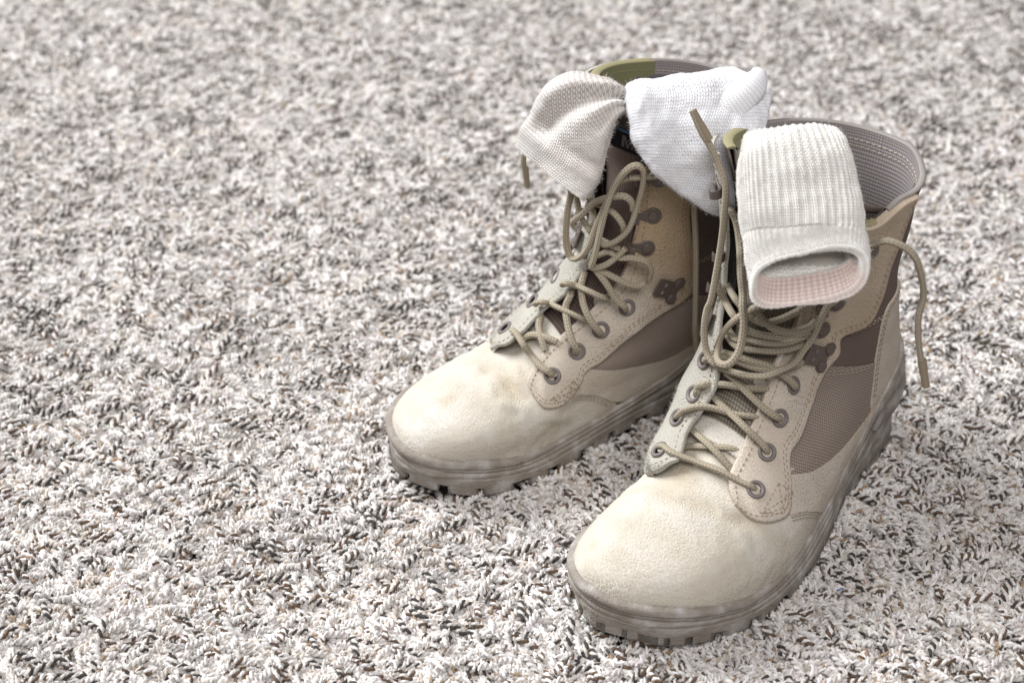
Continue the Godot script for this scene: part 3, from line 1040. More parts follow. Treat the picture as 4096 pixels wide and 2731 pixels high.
# left edge, right edge and half thickness of each sock from where it comes out of the boot (cm)
func sock_rows(which: String) -> Array:
	var cream_rows := [
		[Vector3(15.64, 21.91, 15.23), Vector3(21.72, 21.91, 15.23), 0.70],
		[Vector3(15.24, 23.98, 14.97), Vector3(21.06, 24.20, 14.80), 0.80],
		[Vector3(14.54, 26.06, 15.68), Vector3(20.44, 26.28, 15.52), 0.75],
		[Vector3(14.09, 27.22, 16.57), Vector3(20.05, 27.48, 16.38), 0.70],
		[Vector3(13.79, 27.20, 17.82), Vector3(20.23, 27.52, 17.58), 0.75],
		[Vector3(13.61, 26.32, 19.19), Vector3(20.68, 26.53, 19.04), 0.90],
		[Vector3(13.62, 25.05, 20.61), Vector3(20.86, 25.15, 20.54), 1.00],
		[Vector3(13.72, 23.79, 21.78), Vector3(20.86, 23.89, 21.70), 1.05],
		[Vector3(13.75, 23.38, 22.44), Vector3(20.89, 23.59, 22.29), 1.10],
		[Vector3(13.78, 22.70, 23.43), Vector3(20.89, 23.22, 23.05), 1.35],
		[Vector3(13.95, 21.96, 24.40), Vector3(20.80, 22.87, 23.74), 1.66],
	]
	var white_rows := [
		[Vector3(9.24, 23.57, 8.22), Vector3(16.68, 23.58, 7.59), 0.50],
		[Vector3(8.56, 25.33, 8.17), Vector3(16.65, 25.34, 7.55), 0.60],
		[Vector3(7.54, 26.85, 9.17), Vector3(16.21, 27.03, 7.31), 0.75],
		[Vector3(7.34, 26.93, 10.35), Vector3(16.91, 27.01, 9.05), 0.95],
		[Vector3(7.53, 26.04, 11.49), Vector3(16.81, 26.02, 10.39), 1.00],
		[Vector3(7.87, 24.90, 12.32), Vector3(16.30, 24.62, 11.78), 1.00],
		[Vector3(8.62, 23.67, 12.97), Vector3(15.84, 23.19, 12.69), 1.00],
		[Vector3(10.16, 22.26, 13.49), Vector3(15.69, 21.78, 13.34), 0.95],
		[Vector3(11.83, 21.14, 13.81), Vector3(15.50, 20.76, 13.84), 0.80],
		[Vector3(13.24, 20.43, 13.95), Vector3(14.96, 20.31, 13.92), 0.50],
	]
	var pink_rows := [
		[Vector3(7.75, 26.21, 9.14), Vector3(7.90, 25.61, 9.83), 0.30],
		[Vector3(7.07, 27.06, 9.14), Vector3(7.38, 26.02, 10.39), 0.60],
		[Vector3(5.96, 27.77, 8.75), Vector3(6.79, 25.88, 10.99), 0.85],
		[Vector3(4.26, 27.90, 8.16), Vector3(6.42, 24.91, 11.56), 1.00],
		[Vector3(2.78, 26.84, 7.69), Vector3(6.16, 23.90, 11.93), 1.00],
		[Vector3(1.64, 25.31, 7.57), Vector3(5.96, 22.79, 12.24), 0.90],
		[Vector3(0.83, 23.67, 7.52), Vector3(5.62, 21.73, 12.39), 0.75],
		[Vector3(0.24, 22.12, 7.66), Vector3(4.79, 20.66, 12.43), 0.50],
	]
	return {"cream": cream_rows, "white": white_rows, "pink": pink_rows}[which]


# ---------------------------------------------------------------- socks
# a flattened knitted tube through rows of [left edge, right edge, half thickness]
func sock(called: String, rows_in: Array, o: Dictionary) -> MeshInstance3D:
	var acc := Acc.new()
	var lefts := rows_in.map(func(r): return r[0])
	var rights := rows_in.map(func(r): return r[1])
	var thick := rows_in.map(func(r): return r[2])
	var n := 110
	var m := 224
	var wob := FastNoiseLite.new()
	wob.seed = o.seed
	wob.frequency = .16
	var shade := FastNoiseLite.new()
	shade.seed = o.seed + 5
	shade.frequency = 1.3
	var rows := []
	var uvs := []
	var cols := []
	var gone := 0.0
	var last := Vector3.ZERO
	var up := Vector3(0, cos(deg_to_rad(36)), -sin(deg_to_rad(36)))
	var away := Vector3(0, -sin(deg_to_rad(36)), -cos(deg_to_rad(36)))
	var white: Color = o.color
	var rings := []
	for i in n:
		var s := float(i) / (n - 1)
		var l: Vector3 = along(lefts, s)
		var r: Vector3 = along(rights, s)
		var c := (l + r) * .5
		var a := (r - l) * .5
		var s2 := minf(s + .02, 1.0)
		var s1 := maxf(s - .02, 0.0)
		var t: Vector3 = ((along(lefts, s2) + along(rights, s2)) - (along(lefts, s1) + along(rights, s1))).normalized()
		var b := t.cross(a).normalized()
		if b.dot(o.out) < 0:
			b = -b
		if o.mouth:
			b = b.slerp(up, smoothstep(.62, 1.0, s) * .96).normalized()
		rings.append([c, a, b * float(along(thick, s)), 1.0, s])
	if o.mouth:
		var e: Array = rings[-1]
		var c: Vector3 = e[0]
		var bl: float = e[2].length()
		var al: float = e[1].length()
		var an: Vector3 = e[1].normalized()
		var down: Vector3 = (c - rings[-8][0]).normalized()
		# the lip, then the inside: a pinkish hem below, white cloth further in
		rings.append([c + down * .16 - away * .06, an * (al + .03), up * (bl + .03), .98, 1.0])
		rings.append([c + down * .30 - away * .10, an * (al - .05), up * (bl - .04), .97, 1.0])
		rings.append([c + down * .34 - away * .10, an * (al - .20), up * (bl - .16), .96, 1.0])
		rings.append([c + down * .28 - away * .04 + up * .02, an * (al - .36), up * (bl - .30), .8, 1.0])
		rings.append([c + down * .14 + up * .06, an * (al - .46), up * (bl - .38), .5, 1.0])
		for k in 7:
			var f := (k + 1) / 7.0
			rings.append([c + up * (.06 + .62 * f) + away * (.50 * f), an * (al - .46 - .26 * f), up * (bl - .38 - .50 * f), -.2, 1.0])
		rings.append([c + up * .72 + away * .40, an * (al - .78), up * (bl - .92), -.6, 1.0])
		rings.append([c + up * .74 + away * .8, an * (al - .90), up * (bl - .96), -.8, 1.0])
		rings.append([c + up * .70 + away * 1.3, an * (al - 1.0), up * (bl - .95), -1.0, 1.0])
	for i in rings.size():
		var g: Array = rings[i]
		var c: Vector3 = g[0]
		if i > 0:
			gone += c.distance_to(last) + .0001
		last = c
		var row := PackedVector3Array()
		var ru := PackedVector2Array()
		var rc := PackedColorArray()
		var around: float = (g[1].length() + g[2].length() * .5) * 4.2
		for j in m + 1:
			var th := TAU * (j % m) / m
			var co := cos(th)
			var si := sin(th)
			var sq: float = .42 if not o.mouth else lerpf(.42, .26, smoothstep(.6, .95, g[4]))
			var x := co * (1.0 + sq - sq * co * co)
			var y := si * (1.15 - .15 * si * si)
			var p: Vector3 = c + g[1] * x + g[2] * y
			var out: Vector3 = (g[1] * co / maxf(g[1].length_squared(), .01) + g[2] * si / maxf(g[2].length_squared(), .01)).normalized()
			var h := 0.0
			if g[3] > .9:
				h += wob.get_noise_3dv(p * o.get("wob_scale", 1.0)) * o.wobble * smoothstep(0.0, .1, g[4])
				for f in o.get("folds", []):
					var q := Vector2(g[4] * 8, th * 2.0 if th < PI else 99.0)
					var fa := Vector2(f[0] * 8, f[1] * 2)
					var fb := Vector2(f[2] * 8, f[3] * 2)
					var u := clampf((q - fa).dot(fb - fa) / (fb - fa).length_squared(), 0, 1)
					h += f[5] * exp(-pow(q.distance_to(fa.lerp(fb, u)) / f[4], 2))
			if o.rib > 0:
				h += o.rib * sin(j * TAU / m * float(o.ribs)) * (1.0 if g[3] == 1.0 else .40)
			if o.get("cuff", 0.0) > 0 and g[3] > .9:
				h += .03 * smoothstep(o.cuff - .015, o.cuff + .01, g[4])
			row.append(p + out * h)
			ru.append(Vector2(float(j) / m * around, gone))
			var k := 1.0 + shade.get_noise_3dv(p * 2.0) * .10
			var cc := Color(white.r * k, white.g * lerpf(1, k, 1.3), white.b * lerpf(1, k, 1.4))
			if o.get("blush", null) != null:
				cc = cc.lerp(o.blush, clampf(.45 * (shade.get_noise_3dv(p * .28 + Vector3(9, 2, 4)) + .25), 0, .6))
			if o.mouth and g[3] < .97 and g[3] > -.3:
				cc = cc.lerp(Color(.70, .47, .42), clampf((1.0 - absf(g[3] - .1) * .6), 0, 1) * (.75 + .35 * sin(j * TAU / m * float(o.ribs))) * smoothstep(.2, -.4, si))
			rc.append(cc)
		rows.append(row)
		uvs.append(ru)
		cols.append(rc)
	acc.grid(rows, false, true, uvs, cols)
	if o.get("knob", null) != null:
		tube(acc, even(o.knob, .12), 1.05, .72, 40, Vector3(0, .6, .8), true, [1.5, 1.25, 1.0, .9, .45], 6.0)
	var e0: Vector3 = rings[0][0]
	var e1: Vector3 = rings[-1][0]
	acc.fan(rows[0].slice(0, m), e0, (e0 - rings[3][0]).normalized(), white)
	acc.fan(rows[-1].slice(0, m), e1, (e1 - rings[-4][0]).normalized(), white)
	var mat: StandardMaterial3D = mats[o.mat]
	var mi := put(self, called, acc.mesh(), mat)
	return mi


func hairs(mi: MeshInstance3D, count: int, length: float, color: Color, seed_: int) -> void:
	# loose fibres standing off the knit, as one fuzz
	var a := mi.mesh.surface_get_arrays(0)
	var v: PackedVector3Array = a[Mesh.ARRAY_VERTEX]
	var nn: PackedVector3Array = a[Mesh.ARRAY_NORMAL]
	var r := RandomNumberGenerator.new()
	r.seed = seed_
	var acc := Acc.new()
	for k in count:
		var i := r.randi() % v.size()
		var side := Vector3(r.randf_range(-1, 1), r.randf_range(-1, 1), r.randf_range(-1, 1)).normalized()
		var p := v[i] * 100
		var d := (nn[i] * r.randf_range(.3, 1.0) + side * .8).normalized() * length * r.randf_range(.5, 1.3)
		var e := p + d + side * length * .35
		var w := d.cross(side).normalized() * .009
		acc.grid([PackedVector3Array([p - w, p + w, p + d.normalized().cross(w)]), PackedVector3Array([p + d * .6 - w, p + d * .6 + w, p + d * .6 + d.normalized().cross(w)]), PackedVector3Array([e, e + w * .3, e])], true)
	var o := put(mi, "fuzz", acc.mesh(), plain("fuzz %d" % seed_, color, 1.0, .1))
	o.set_meta("kind", "stuff")


func make_socks() -> void:
	for k in [["rib_knit", Color(.78, .765, .74), Vector2(.15, .18)], ["knit", Color(.76, .74, .72), Vector2(.20, .22)], ["white_knit", Color(.84, .84, .855), Vector2(.19, .21)]]:
		var m := cloth(k[0], "knit", k[1], Color(1, 1, 1), k[2], 7.0, Vector2i(48, 48))
		m.vertex_color_use_as_albedo = true
		m.rim_enabled = true
		m.rim = .5
	var toward := Vector3(0, .6, .8)
	var a := sock("sock", sock_rows("cream"), {"seed": 3, "out": toward, "mouth": true, "color": Color(.92, .91, .875), "rib": .048, "ribs": 58, "wobble": .42, "cuff": .76, "mat": "rib_knit"})
	tag(a, "cream ribbed sock hanging from the front boot, its pink-lined cuff open towards the viewer", "sock", "worn socks on the boots")
	hairs(a, 1500, .22, Color(.92, .90, .86), 1)
	var b := sock("sock", sock_rows("white"), {"seed": 8, "out": toward, "mouth": false, "color": Color(.93, .93, .94), "rib": 0.0, "ribs": 30, "wobble": .55, "wob_scale": 1.4, "mat": "white_knit", "knob": [Vector3(13.21, 25.83, 10.28), Vector3(14.41, 26.68, 10.28), Vector3(15.31, 27.38, 10.02), Vector3(15.91, 27.89, 9.40), Vector3(16.16, 28.20, 8.81)], "folds": [[.35, .55, .8, .75, .8, -.28], [.25, .5, .45, .95, .6, -.22]]})
	tag(b, "bright white knitted sock draped over the rear boot, between the two boots", "sock", "worn socks on the boots")
	hairs(b, 1500, .22, Color(.95, .95, .96), 2)
	var c := sock("sock", sock_rows("pink"), {"seed": 14, "out": toward, "mouth": false, "color": Color(.88, .86, .835), "blush": Color(.80, .68, .63), "rib": 0.0, "ribs": 30, "wobble": .3, "mat": "knit", "folds": [[.0, 1.25, .78, 1.95, .36, -.75], [.05, 1.05, .75, 1.65, .40, .22], [.0, 1.5, .6, 2.2, .40, .25], [.0, .8, .45, 1.0, .4, -.25], [.70, .3, .78, 2.8, .35, -.14], [.8, .3, .88, 2.8, .4, .10], [.0, 1.9, .4, 2.5, .4, -.22]]})
	tag(c, "pinkish white knitted sock flopped over the outer side of the rear boot", "sock", "worn socks on the boots")
	hairs(c, 1200, .22, Color(.93, .89, .87), 3)


# ---------------------------------------------------------------- the boots
func make_boot(g: Shape, called: String, d: Dictionary) -> Node3D:
	var boot := Node3D.new()
	boot.name = called
	add_child(boot)
	sole(g, boot)
	vamp(g, boot)
	var inner := {}
	for side in [-1.0, 1.0]:
		inner[side] = d.inner[side]
	shaft(g, boot, inner)
	for side in [-1.0, 1.0]:
		var near: bool = side < 0
		var nylon := panel(g, flipped(d.nylon_front, side), flipped(d.nylon_back, side), 40, 26, .10, func(u, v): return .10 * sin(v * 9 + u * 4) * sin(u * PI) * sin(v * PI), .02, true)
		put(boot, "side_panel", nylon.mesh(), mats.cordura)
		var band := panel(g, flipped(d.band_top, side), flipped(d.band_low, side), 60, 16, .10, null, .03)
		put(boot, "quarter_band", band.mesh(), mats.suede)
		var counter := panel(g, flipped(d.counter, side), flipped(d.counter_back, side), 36, 18, .14, null, .03)
		put(boot, "heel_counter", counter.mesh(), mats.suede)
		var curl: float = d.curl[side]
		var raise: float = d.raise[side]
		var fl := func(u: float, v: float): return .14 + raise * (.35 + .65 * smoothstep(.0, .14, u)) * smoothstep(1.0, .72, v) * (1.0 + .07 * sin(u * 31.0) * side) + curl * pow(1 - v, 2.0) * smoothstep(0.0, .12, u)
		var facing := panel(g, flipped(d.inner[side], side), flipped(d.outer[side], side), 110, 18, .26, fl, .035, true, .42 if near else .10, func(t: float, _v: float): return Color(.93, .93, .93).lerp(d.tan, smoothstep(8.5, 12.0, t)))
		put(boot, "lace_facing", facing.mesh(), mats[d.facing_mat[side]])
		if not near:
			# frayed nap along the free edge
			var fr := Acc.new()
			for k in 260:
				var u := rng.randf_range(.0, .45)
				var v := rng.randf_range(.62, .80)
				var a: Vector2 = along(flipped(d.inner[side], side), u)
				var b: Vector2 = along(flipped(d.outer[side], side), u)
				var q := a.lerp(b, v)
				var p: Vector3 = skin(g, q.x, q.y) + skin_n(g, q.x, q.y) * (.26 + fl.call(u, v))
				var dir := (skin_n(g, q.x, q.y) * rng.randf_range(-.2, .8) + Vector3(rng.randf_range(-.5, .6), rng.randf_range(-.2, .6), side * rng.randf_range(.2, 1.0))).normalized() * rng.randf_range(.08, .26)
				var w := dir.cross(Vector3(.3, .8, .5)).normalized() * .014
				fr.grid([PackedVector3Array([p - w, p + w, p + dir.normalized().cross(w)]), PackedVector3Array([p + dir - w * .3, p + dir + w * .3, p + dir])], true)
			var fo_ := put(boot, "frayed_edge", fr.mesh(), mats.pale_suede)
			fo_.set_meta("kind", "stuff")
		# stitching
		var st := Acc.new()
		var fi := []
		var fo := []
		for q in d.inner[side]:
			var w: float = edge_phi(d.outer[side], q.x) - q.y
			fi.append(Vector2(q.x, (q.y + minf(.09, w * .3)) * side))
		for q in d.outer[side]:
			var w: float = q.y - edge_phi(d.inner[side], q.x)
			fo.append(Vector2(q.x, (q.y - minf(.07, w * .3)) * side))
		seam(st, g, fi, .42 + raise + curl * .75)
		seam(st, g, fo, .405)
		seam(st, g, fo, .405, .22 * side)
		for off in [.12, .34]:
			seam(st, g, flipped(d.band_top.slice(2), side), .12, off * side)
			seam(st, g, flipped([d.band_low[0], d.band_low[1], d.band_low[2]], side), .12, -off * side)
			seam(st, g, flipped(d.counter.slice(2), side), .15, -off * side)
		if near:
			var b: Array = d.box
			for ln in [[0, 1], [0, 2], [1, 2], [0, 3], [2, 3], [1, 3]]:
				seam(st, g, [b[ln[0]], b[ln[0]].lerp(b[ln[1]], .5), b[ln[1]]], .42)
		var sm := put(boot, "stitching", st.mesh(), mats.dark_stitch)
		sm.set_meta("kind", "stuff")
		var ns := Acc.new()
		for off in [0.0, .22]:
			seam(ns, g, flipped([Vector2(9.9, 1.0), Vector2(10.5, 1.25), Vector2(11.1, 1.5)], side), .13, off)
			seam(ns, g, flipped([Vector2(11.6, 1.2), Vector2(12.2, 1.45), Vector2(12.7, 1.7)], side), .09, off)
		sm = put(boot, "panel_stitching", ns.mesh(), mats.stitch)
		sm.set_meta("kind", "stuff")
		for q in d.eyelets[side]:
			eyelet(boot, on_skin(g, q[0], q[1] * side, (.40 + raise * 1.07) + curl * q[2]))
		for q in d.hooks[side]:
			var xf := on_skin(g, q[0], q[1] * side, (.40 + raise) + curl * .4, q[2] * side)
			hook(boot, xf if side > 0 else xf * Transform3D(Basis(Vector3.UP, PI), Vector3.ZERO))
		for q in d.locks[side]:
			var xf := on_skin(g, q[0], q[1] * side, (.40 + raise) + curl * .4, q[2] * side)
			lock_hook(boot, xf if side > 0 else xf * Transform3D(Basis(Vector3.UP, PI), Vector3.ZERO))
	# tongue
	var rows := []
	var uvs := []
	for i in 81:
		var t := lerpf(6.0, TOP + .0, i / 80.0)
		var row := PackedVector3Array()
		var ru := PackedVector2Array()
		for j in 41:
			var f := j / 20.0 - 1
			var phi: float = lerpf(-edge_phi(inner[-1.0], t) - .22, edge_phi(inner[1.0], t) + .22, f * .5 + .5)
			var h: float = lerpf(.10, -.25, smoothstep(7.0, 9.5, t)) + .10 * (1 - f * f) + .10 * sin(t * 3.1 + f * 2.0) * (1 - f * f) * smoothstep(6, 8, t)
			var p := lifted(g, t, phi, h)
			row.append(p)
			ru.append(Vector2(phi * 4.5, t * 1.7))
		rows.append(row)
		uvs.append(ru)
	var ta := Acc.new()
	ta.grid(rows, false, rows_flip(rows, g), uvs)
	put(boot, "tongue", ta.mesh(), mats[d.tongue])
	var tb := panel(g, [Vector2(5.95, -edge_phi(inner[-1.0], 6) - .2), Vector2(6.5, -edge_phi(inner[-1.0], 6.5) - .2)], [Vector2(5.95, edge_phi(inner[1.0], 6) + .2), Vector2(6.5, edge_phi(inner[1.0], 6.5) + .2)], 6, 20, .22, null, .02)
	put(boot, "tongue_edge", tb.mesh(), mats.toe_suede)
	# folded gusset cloth between the tongue and the near flap, with a stitched edge
	g.slump = .15
	var grows := []
	var guv := []
	var gedge := []
	for i in 41:
		var f := i / 40.0
		var row := PackedVector3Array()
		var ru := PackedVector2Array()
		for j in 25:
			var v := j / 24.0
			var t := lerpf(10.5, 16.35 - .5 * f, v)
			var phi := -lerpf(.1, 1.55, f)
			row.append(lifted(g, t, phi, -1.15 + .75 * f * f + .18 * sin(f * 7.0 + v * 3.0) * sin(f * PI)))
			ru.append(Vector2(phi * 4.6, t * 1.7))
		grows.append(row)
		guv.append(ru)
		gedge.append(row[24])
	var gacc := Acc.new()
	gacc.grid(grows, false, rows_flip(grows, g), guv)
	var gus := put(boot, "gusset", gacc.mesh(), mats.dark_tongue_cloth)
	g.slump = 1.0
	var geacc := Acc.new()
	tube(geacc, smooth(gedge, 60), .10, .34, 8, Vector3.ZERO)
	put(gus, "gusset_edge", geacc.mesh(), mats.twill)
	# the shoelace: every run of it, and its sheathed ends
	var la := Acc.new()
	for run in lace_paths(d.laces):
		tube(la, even(run, .16), .255, .205, 12)
	var lm := put(boot, "shoelace", la.mesh(), mats.lace)
	for e in d.aglets:
		var aa := Acc.new()
		tube(aa, smooth([e[0], e[0].lerp(e[1], .5), e[1]], 14), .26, .24, 12, Vector3.ZERO, true, [1.05, 1.08, 1.0, .97, .95])
		put(lm, "aglet", aa.mesh(), mats.aglet)
	return boot


func tongue_label(boot: Node3D) -> void:
	# black woven tab high on the tongue: grey letters under a blue stripe
	var la := Acc.new()
	var xf := on_skin(rt, 15.45, -.42, -.02)
	var o := PackedVector2Array()
	for k in 24:
		var a := TAU * k / 24
		o.append(Vector2(clampf(cos(a) * 1.25, -.85, .85), clampf(sin(a) * 2.6, -2.1, 2.1)))
	slab(la, o, .10, .03, xf)
	var tab := put(boot, "tongue_label", la.mesh(), mats.label_black)
	var ba := Acc.new()
	slab(ba, PackedVector2Array([Vector2(.62, -1.7), Vector2(.80, -1.7), Vector2(.80, 1.7), Vector2(.62, 1.7)]), .03, .01, xf * Transform3D(Basis.IDENTITY, Vector3(0, .10, 0)))
	put(tab, "stripe", ba.mesh(), mats.label_blue)
	var tm := TextMesh.new()
	var f := SystemFont.new()
	f.font_names = PackedStringArray(["Droid Sans"])
	f.font_weight = 700
	tm.font = f
	tm.text = "MA"
	tm.font_size = 24
	tm.pixel_size = .00052
	tm.depth = .0003
	tm.curve_step = 1.0
	var ti := put(tab, "lettering", tm, mats.label_letter)
	# letters read along local -z, their tops towards the top of the tongue (+x)
	ti.transform = Transform3D(Basis(-xf.basis.z * -1, xf.basis.x, xf.basis.y).orthonormalized(), (xf * Vector3(-.08, .115, .1)) * CM)


func place(boot: Node3D, origin: Vector3, yaw: float) -> void:
	var a := deg_to_rad(yaw)
	var fw := Vector3(-cos(a), 0, sin(a))
	boot.transform = Transform3D(Basis(fw, Vector3.UP, fw.cross(Vector3.UP)), origin)


func carpet() -> void:
	var holder := Node3D.new()
	holder.name = "carpet"
	holder.set_meta("kind", "structure")
	holder.set_meta("label", "cream carpet of deep twisted pile flecked with brown and charcoal")
	add_child(holder)
	var back := PlaneMesh.new()
	back.size = Vector2(3.4, 3.4)
	var b := put(holder, "carpet_backing", back, plain("backing", Color(.42, .38, .36), 1.0, .1))
	b.position = Vector3(0, -.0165, -.2)
	var pm := plain("yarn", Color.WHITE, .95, .15)
	pm.vertex_color_use_as_albedo = true
	pm.rim_enabled = true
	pm.rim = .3
	var cream := [Color(.655, .635, .614), Color(.72, .705, .69), Color(.56, .526, .495)]
	var beige := [Color(.48, .42, .365), Color(.54, .48, .43)]
	var tan := [Color(.25, .18, .115), Color(.34, .25, .17)]
	var dark := [Color(.085, .064, .050), Color(.13, .09, .062), Color(.058, .052, .048)]
	var kinds := []
	for k in 18:
		var one: Color = cream[k % 3]
		var two: Color
		if k < 7: two = cream[(k + 1) % 3]
		elif k < 10: two = beige[k % 2]
		elif k < 13: two = dark[k % 3]
		elif k < 16: two = tan[k % 2]
		else:
			one = beige[k % 2]
			two = dark[k % 3]
		kinds.append([one, two])
	var lists := []
	for k in kinds.size():
		lists.append([])
	var light := [0, 1, 2, 3, 4, 5, 6, 0, 1, 2, 3, 4, 5, 6, 0, 1, 3, 7, 8, 9, 10, 11, 13, 14]
	var mixed := [0, 1, 2, 4, 5, 3, 7, 8, 9, 7, 10, 11, 12, 13, 14, 15, 16, 13, 14, 15]
	var patch := FastNoiseLite.new()
	patch.seed = 11
	patch.frequency = 38.0
	patch.fractal_octaves = 2
	var flow := FastNoiseLite.new()
	flow.seed = 4
	flow.frequency = 55.0
	var tone := FastNoiseLite.new()
	tone.seed = 21
	tone.frequency = 9.0
	var clump := FastNoiseLite.new()
	clump.seed = 77
	clump.frequency = 45.0
	# tufts of several yarns that fan out from a common root
	var step := .0092
	var z := -.80
	while z < .62:
		var half := lerpf(.70, .40, (z + .80) / 1.42)
		var x := -half
		while x < half:
			var root := Vector3(x + rng.randf_range(-.6, .6) * step, 0, z + rng.randf_range(-.6, .6) * step)
			x += step
			var w := patch.get_noise_2d(root.x, root.z) + rng.randf_range(-.30, .30)
			var swirl := flow.get_noise_2d(root.x, root.z) * 6.0
			var rise := .0026 * clump.get_noise_2d(root.x, root.z) + rng.randf_range(-.0012, .0012)
			var theme: int = mixed[rng.randi() % mixed.size()] if w > .10 else light[rng.randi() % light.size()]
			var tn := 1.0 + tone.get_noise_2d(root.x, root.z) * .16 + rng.randf_range(-.05, .05)
			var count := rng.randi_range(6, 8)
			for yarn_k in count:
				var out := TAU * yarn_k / count + rng.randf_range(-.5, .5)
				var p := root + Vector3(cos(out), 0, sin(out)) * rng.randf_range(.0006, .0042)
				if under_boot(p):
					continue
				var pick: int = theme if rng.randf() < .28 else (mixed[rng.randi() % mixed.size()] if w > .10 else light[rng.randi() % light.size()])
				var turn := -out * .75 + swirl * .6 + rng.randf_range(-.7, .7)
				var s := rng.randf_range(.85, 1.2)
				var xf := Transform3D(Basis(Vector3.UP, turn).scaled(Vector3(s, s * rng.randf_range(.85, 1.12), s)), p + Vector3(0, -.0140 + rise, 0))
				var t1 := tn + rng.randf_range(-.04, .04)
				lists[pick].append([xf, Color(t1, t1 * rng.randf_range(.98, 1.005), t1 * rng.randf_range(.965, 1.005))])
		z += step
	for k in kinds.size():
		var mm := MultiMesh.new()
		mm.transform_format = MultiMesh.TRANSFORM_3D
		mm.use_colors = true
		mm.mesh = yarn(kinds[k][0], kinds[k][1], k)
		mm.instance_count = lists[k].size()
		for i in lists[k].size():
			mm.set_instance_transform(i, lists[k][i][0])
			mm.set_instance_color(i, lists[k][i][1])
		var o := MultiMeshInstance3D.new()
		o.name = "carpet_pile"
		o.multimesh = mm
		o.material_override = pm
		o.set_meta("kind", "stuff")
		mm.mesh.surface_set_material(0, pm)
		holder.add_child(o, true)


var boot_places := []


func under_boot(p: Vector3) -> bool:
	for b in boot_places:
		var q: Vector3 = b[0].affine_inverse() * p * 100
		if q.x < -.2 or q.x > 29.8:
			continue
		if Geometry2D.is_point_in_polygon(Vector2(q.x, q.z), b[1]):
			return true
	return false


# a tuft: two plies twisted together, rising and bending over
func yarn(one: Color, two: Color, k: int) -> ArrayMesh:
	var r := RandomNumberGenerator.new()
	r.seed = 100 + k
	var acc := Acc.new()
	var lean := r.randf_range(.85, 1.6)
	var bend := r.randf_range(-1.3, 1.3)
	var spine := []
	var p := Vector3.ZERO
	var n := 15
	var length := r.randf_range(2.0, 2.9)
	for i in n:
		var f := float(i) / (n - 1)
		spine.append(p)
		var tilt := lerpf(.15, lean + .35, smoothstep(0.05, .6, f))
		var az := bend * f * 2
		p += Vector3(sin(tilt) * cos(az), cos(tilt), sin(tilt) * sin(az)) * length / (n - 1)
	var twist := r.randf_range(0, TAU)
	for ply in 2:
		var rows := []
		var cols := []
		var col: Color = one if ply == 0 else two
		for i in n:
			var f := float(i) / (n - 1)
			var d: Vector3 = (spine[mini(i + 1, n - 1)] - spine[maxi(i - 1, 0)]).normalized()
			var a := d.cross(Vector3(.3, .1, 1)).normalized()
			var b := a.cross(d)
			var g := twist + PI * ply + f * length / .62 * TAU
			var rr := lerpf(.155, .13, f) * (1.0 if f < .92 else .75)
			var c: Vector3 = spine[i] + (a * cos(g) + b * sin(g)) * .115 * (1.0 + .5 * smoothstep(.85, 1.0, f))
			var row := PackedVector3Array()
			var rc := PackedColorArray()
			for m in 6:
				row.append(c + (a * cos(TAU * m / 6) + b * sin(TAU * m / 6)) * rr)
				rc.append(col)
			rows.append(row)
			cols.append(rc)
		acc.grid(rows, true, true, null, cols)
		acc.fan(rows[n - 1], (rows[n - 1][0] + rows[n - 1][3]) * .5 + (spine[n - 1] - spine[n - 2]).normalized() * .05, (spine[n - 1] - spine[n - 2]).normalized(), col)
	return acc.mesh()


func area(called: String, at: Vector3, look: Vector3, size: Vector2, energy: float, color: Color) -> void:
	var l := AreaLight3D.new()
	l.name = called
	l.area_size = size
	l.light_energy = energy
	l.light_color = color
	l.area_range = 12.0
	l.shadow_enabled = true
	add_child(l)
	l.look_at_from_position(at, look, Vector3(.01, 1, .02))


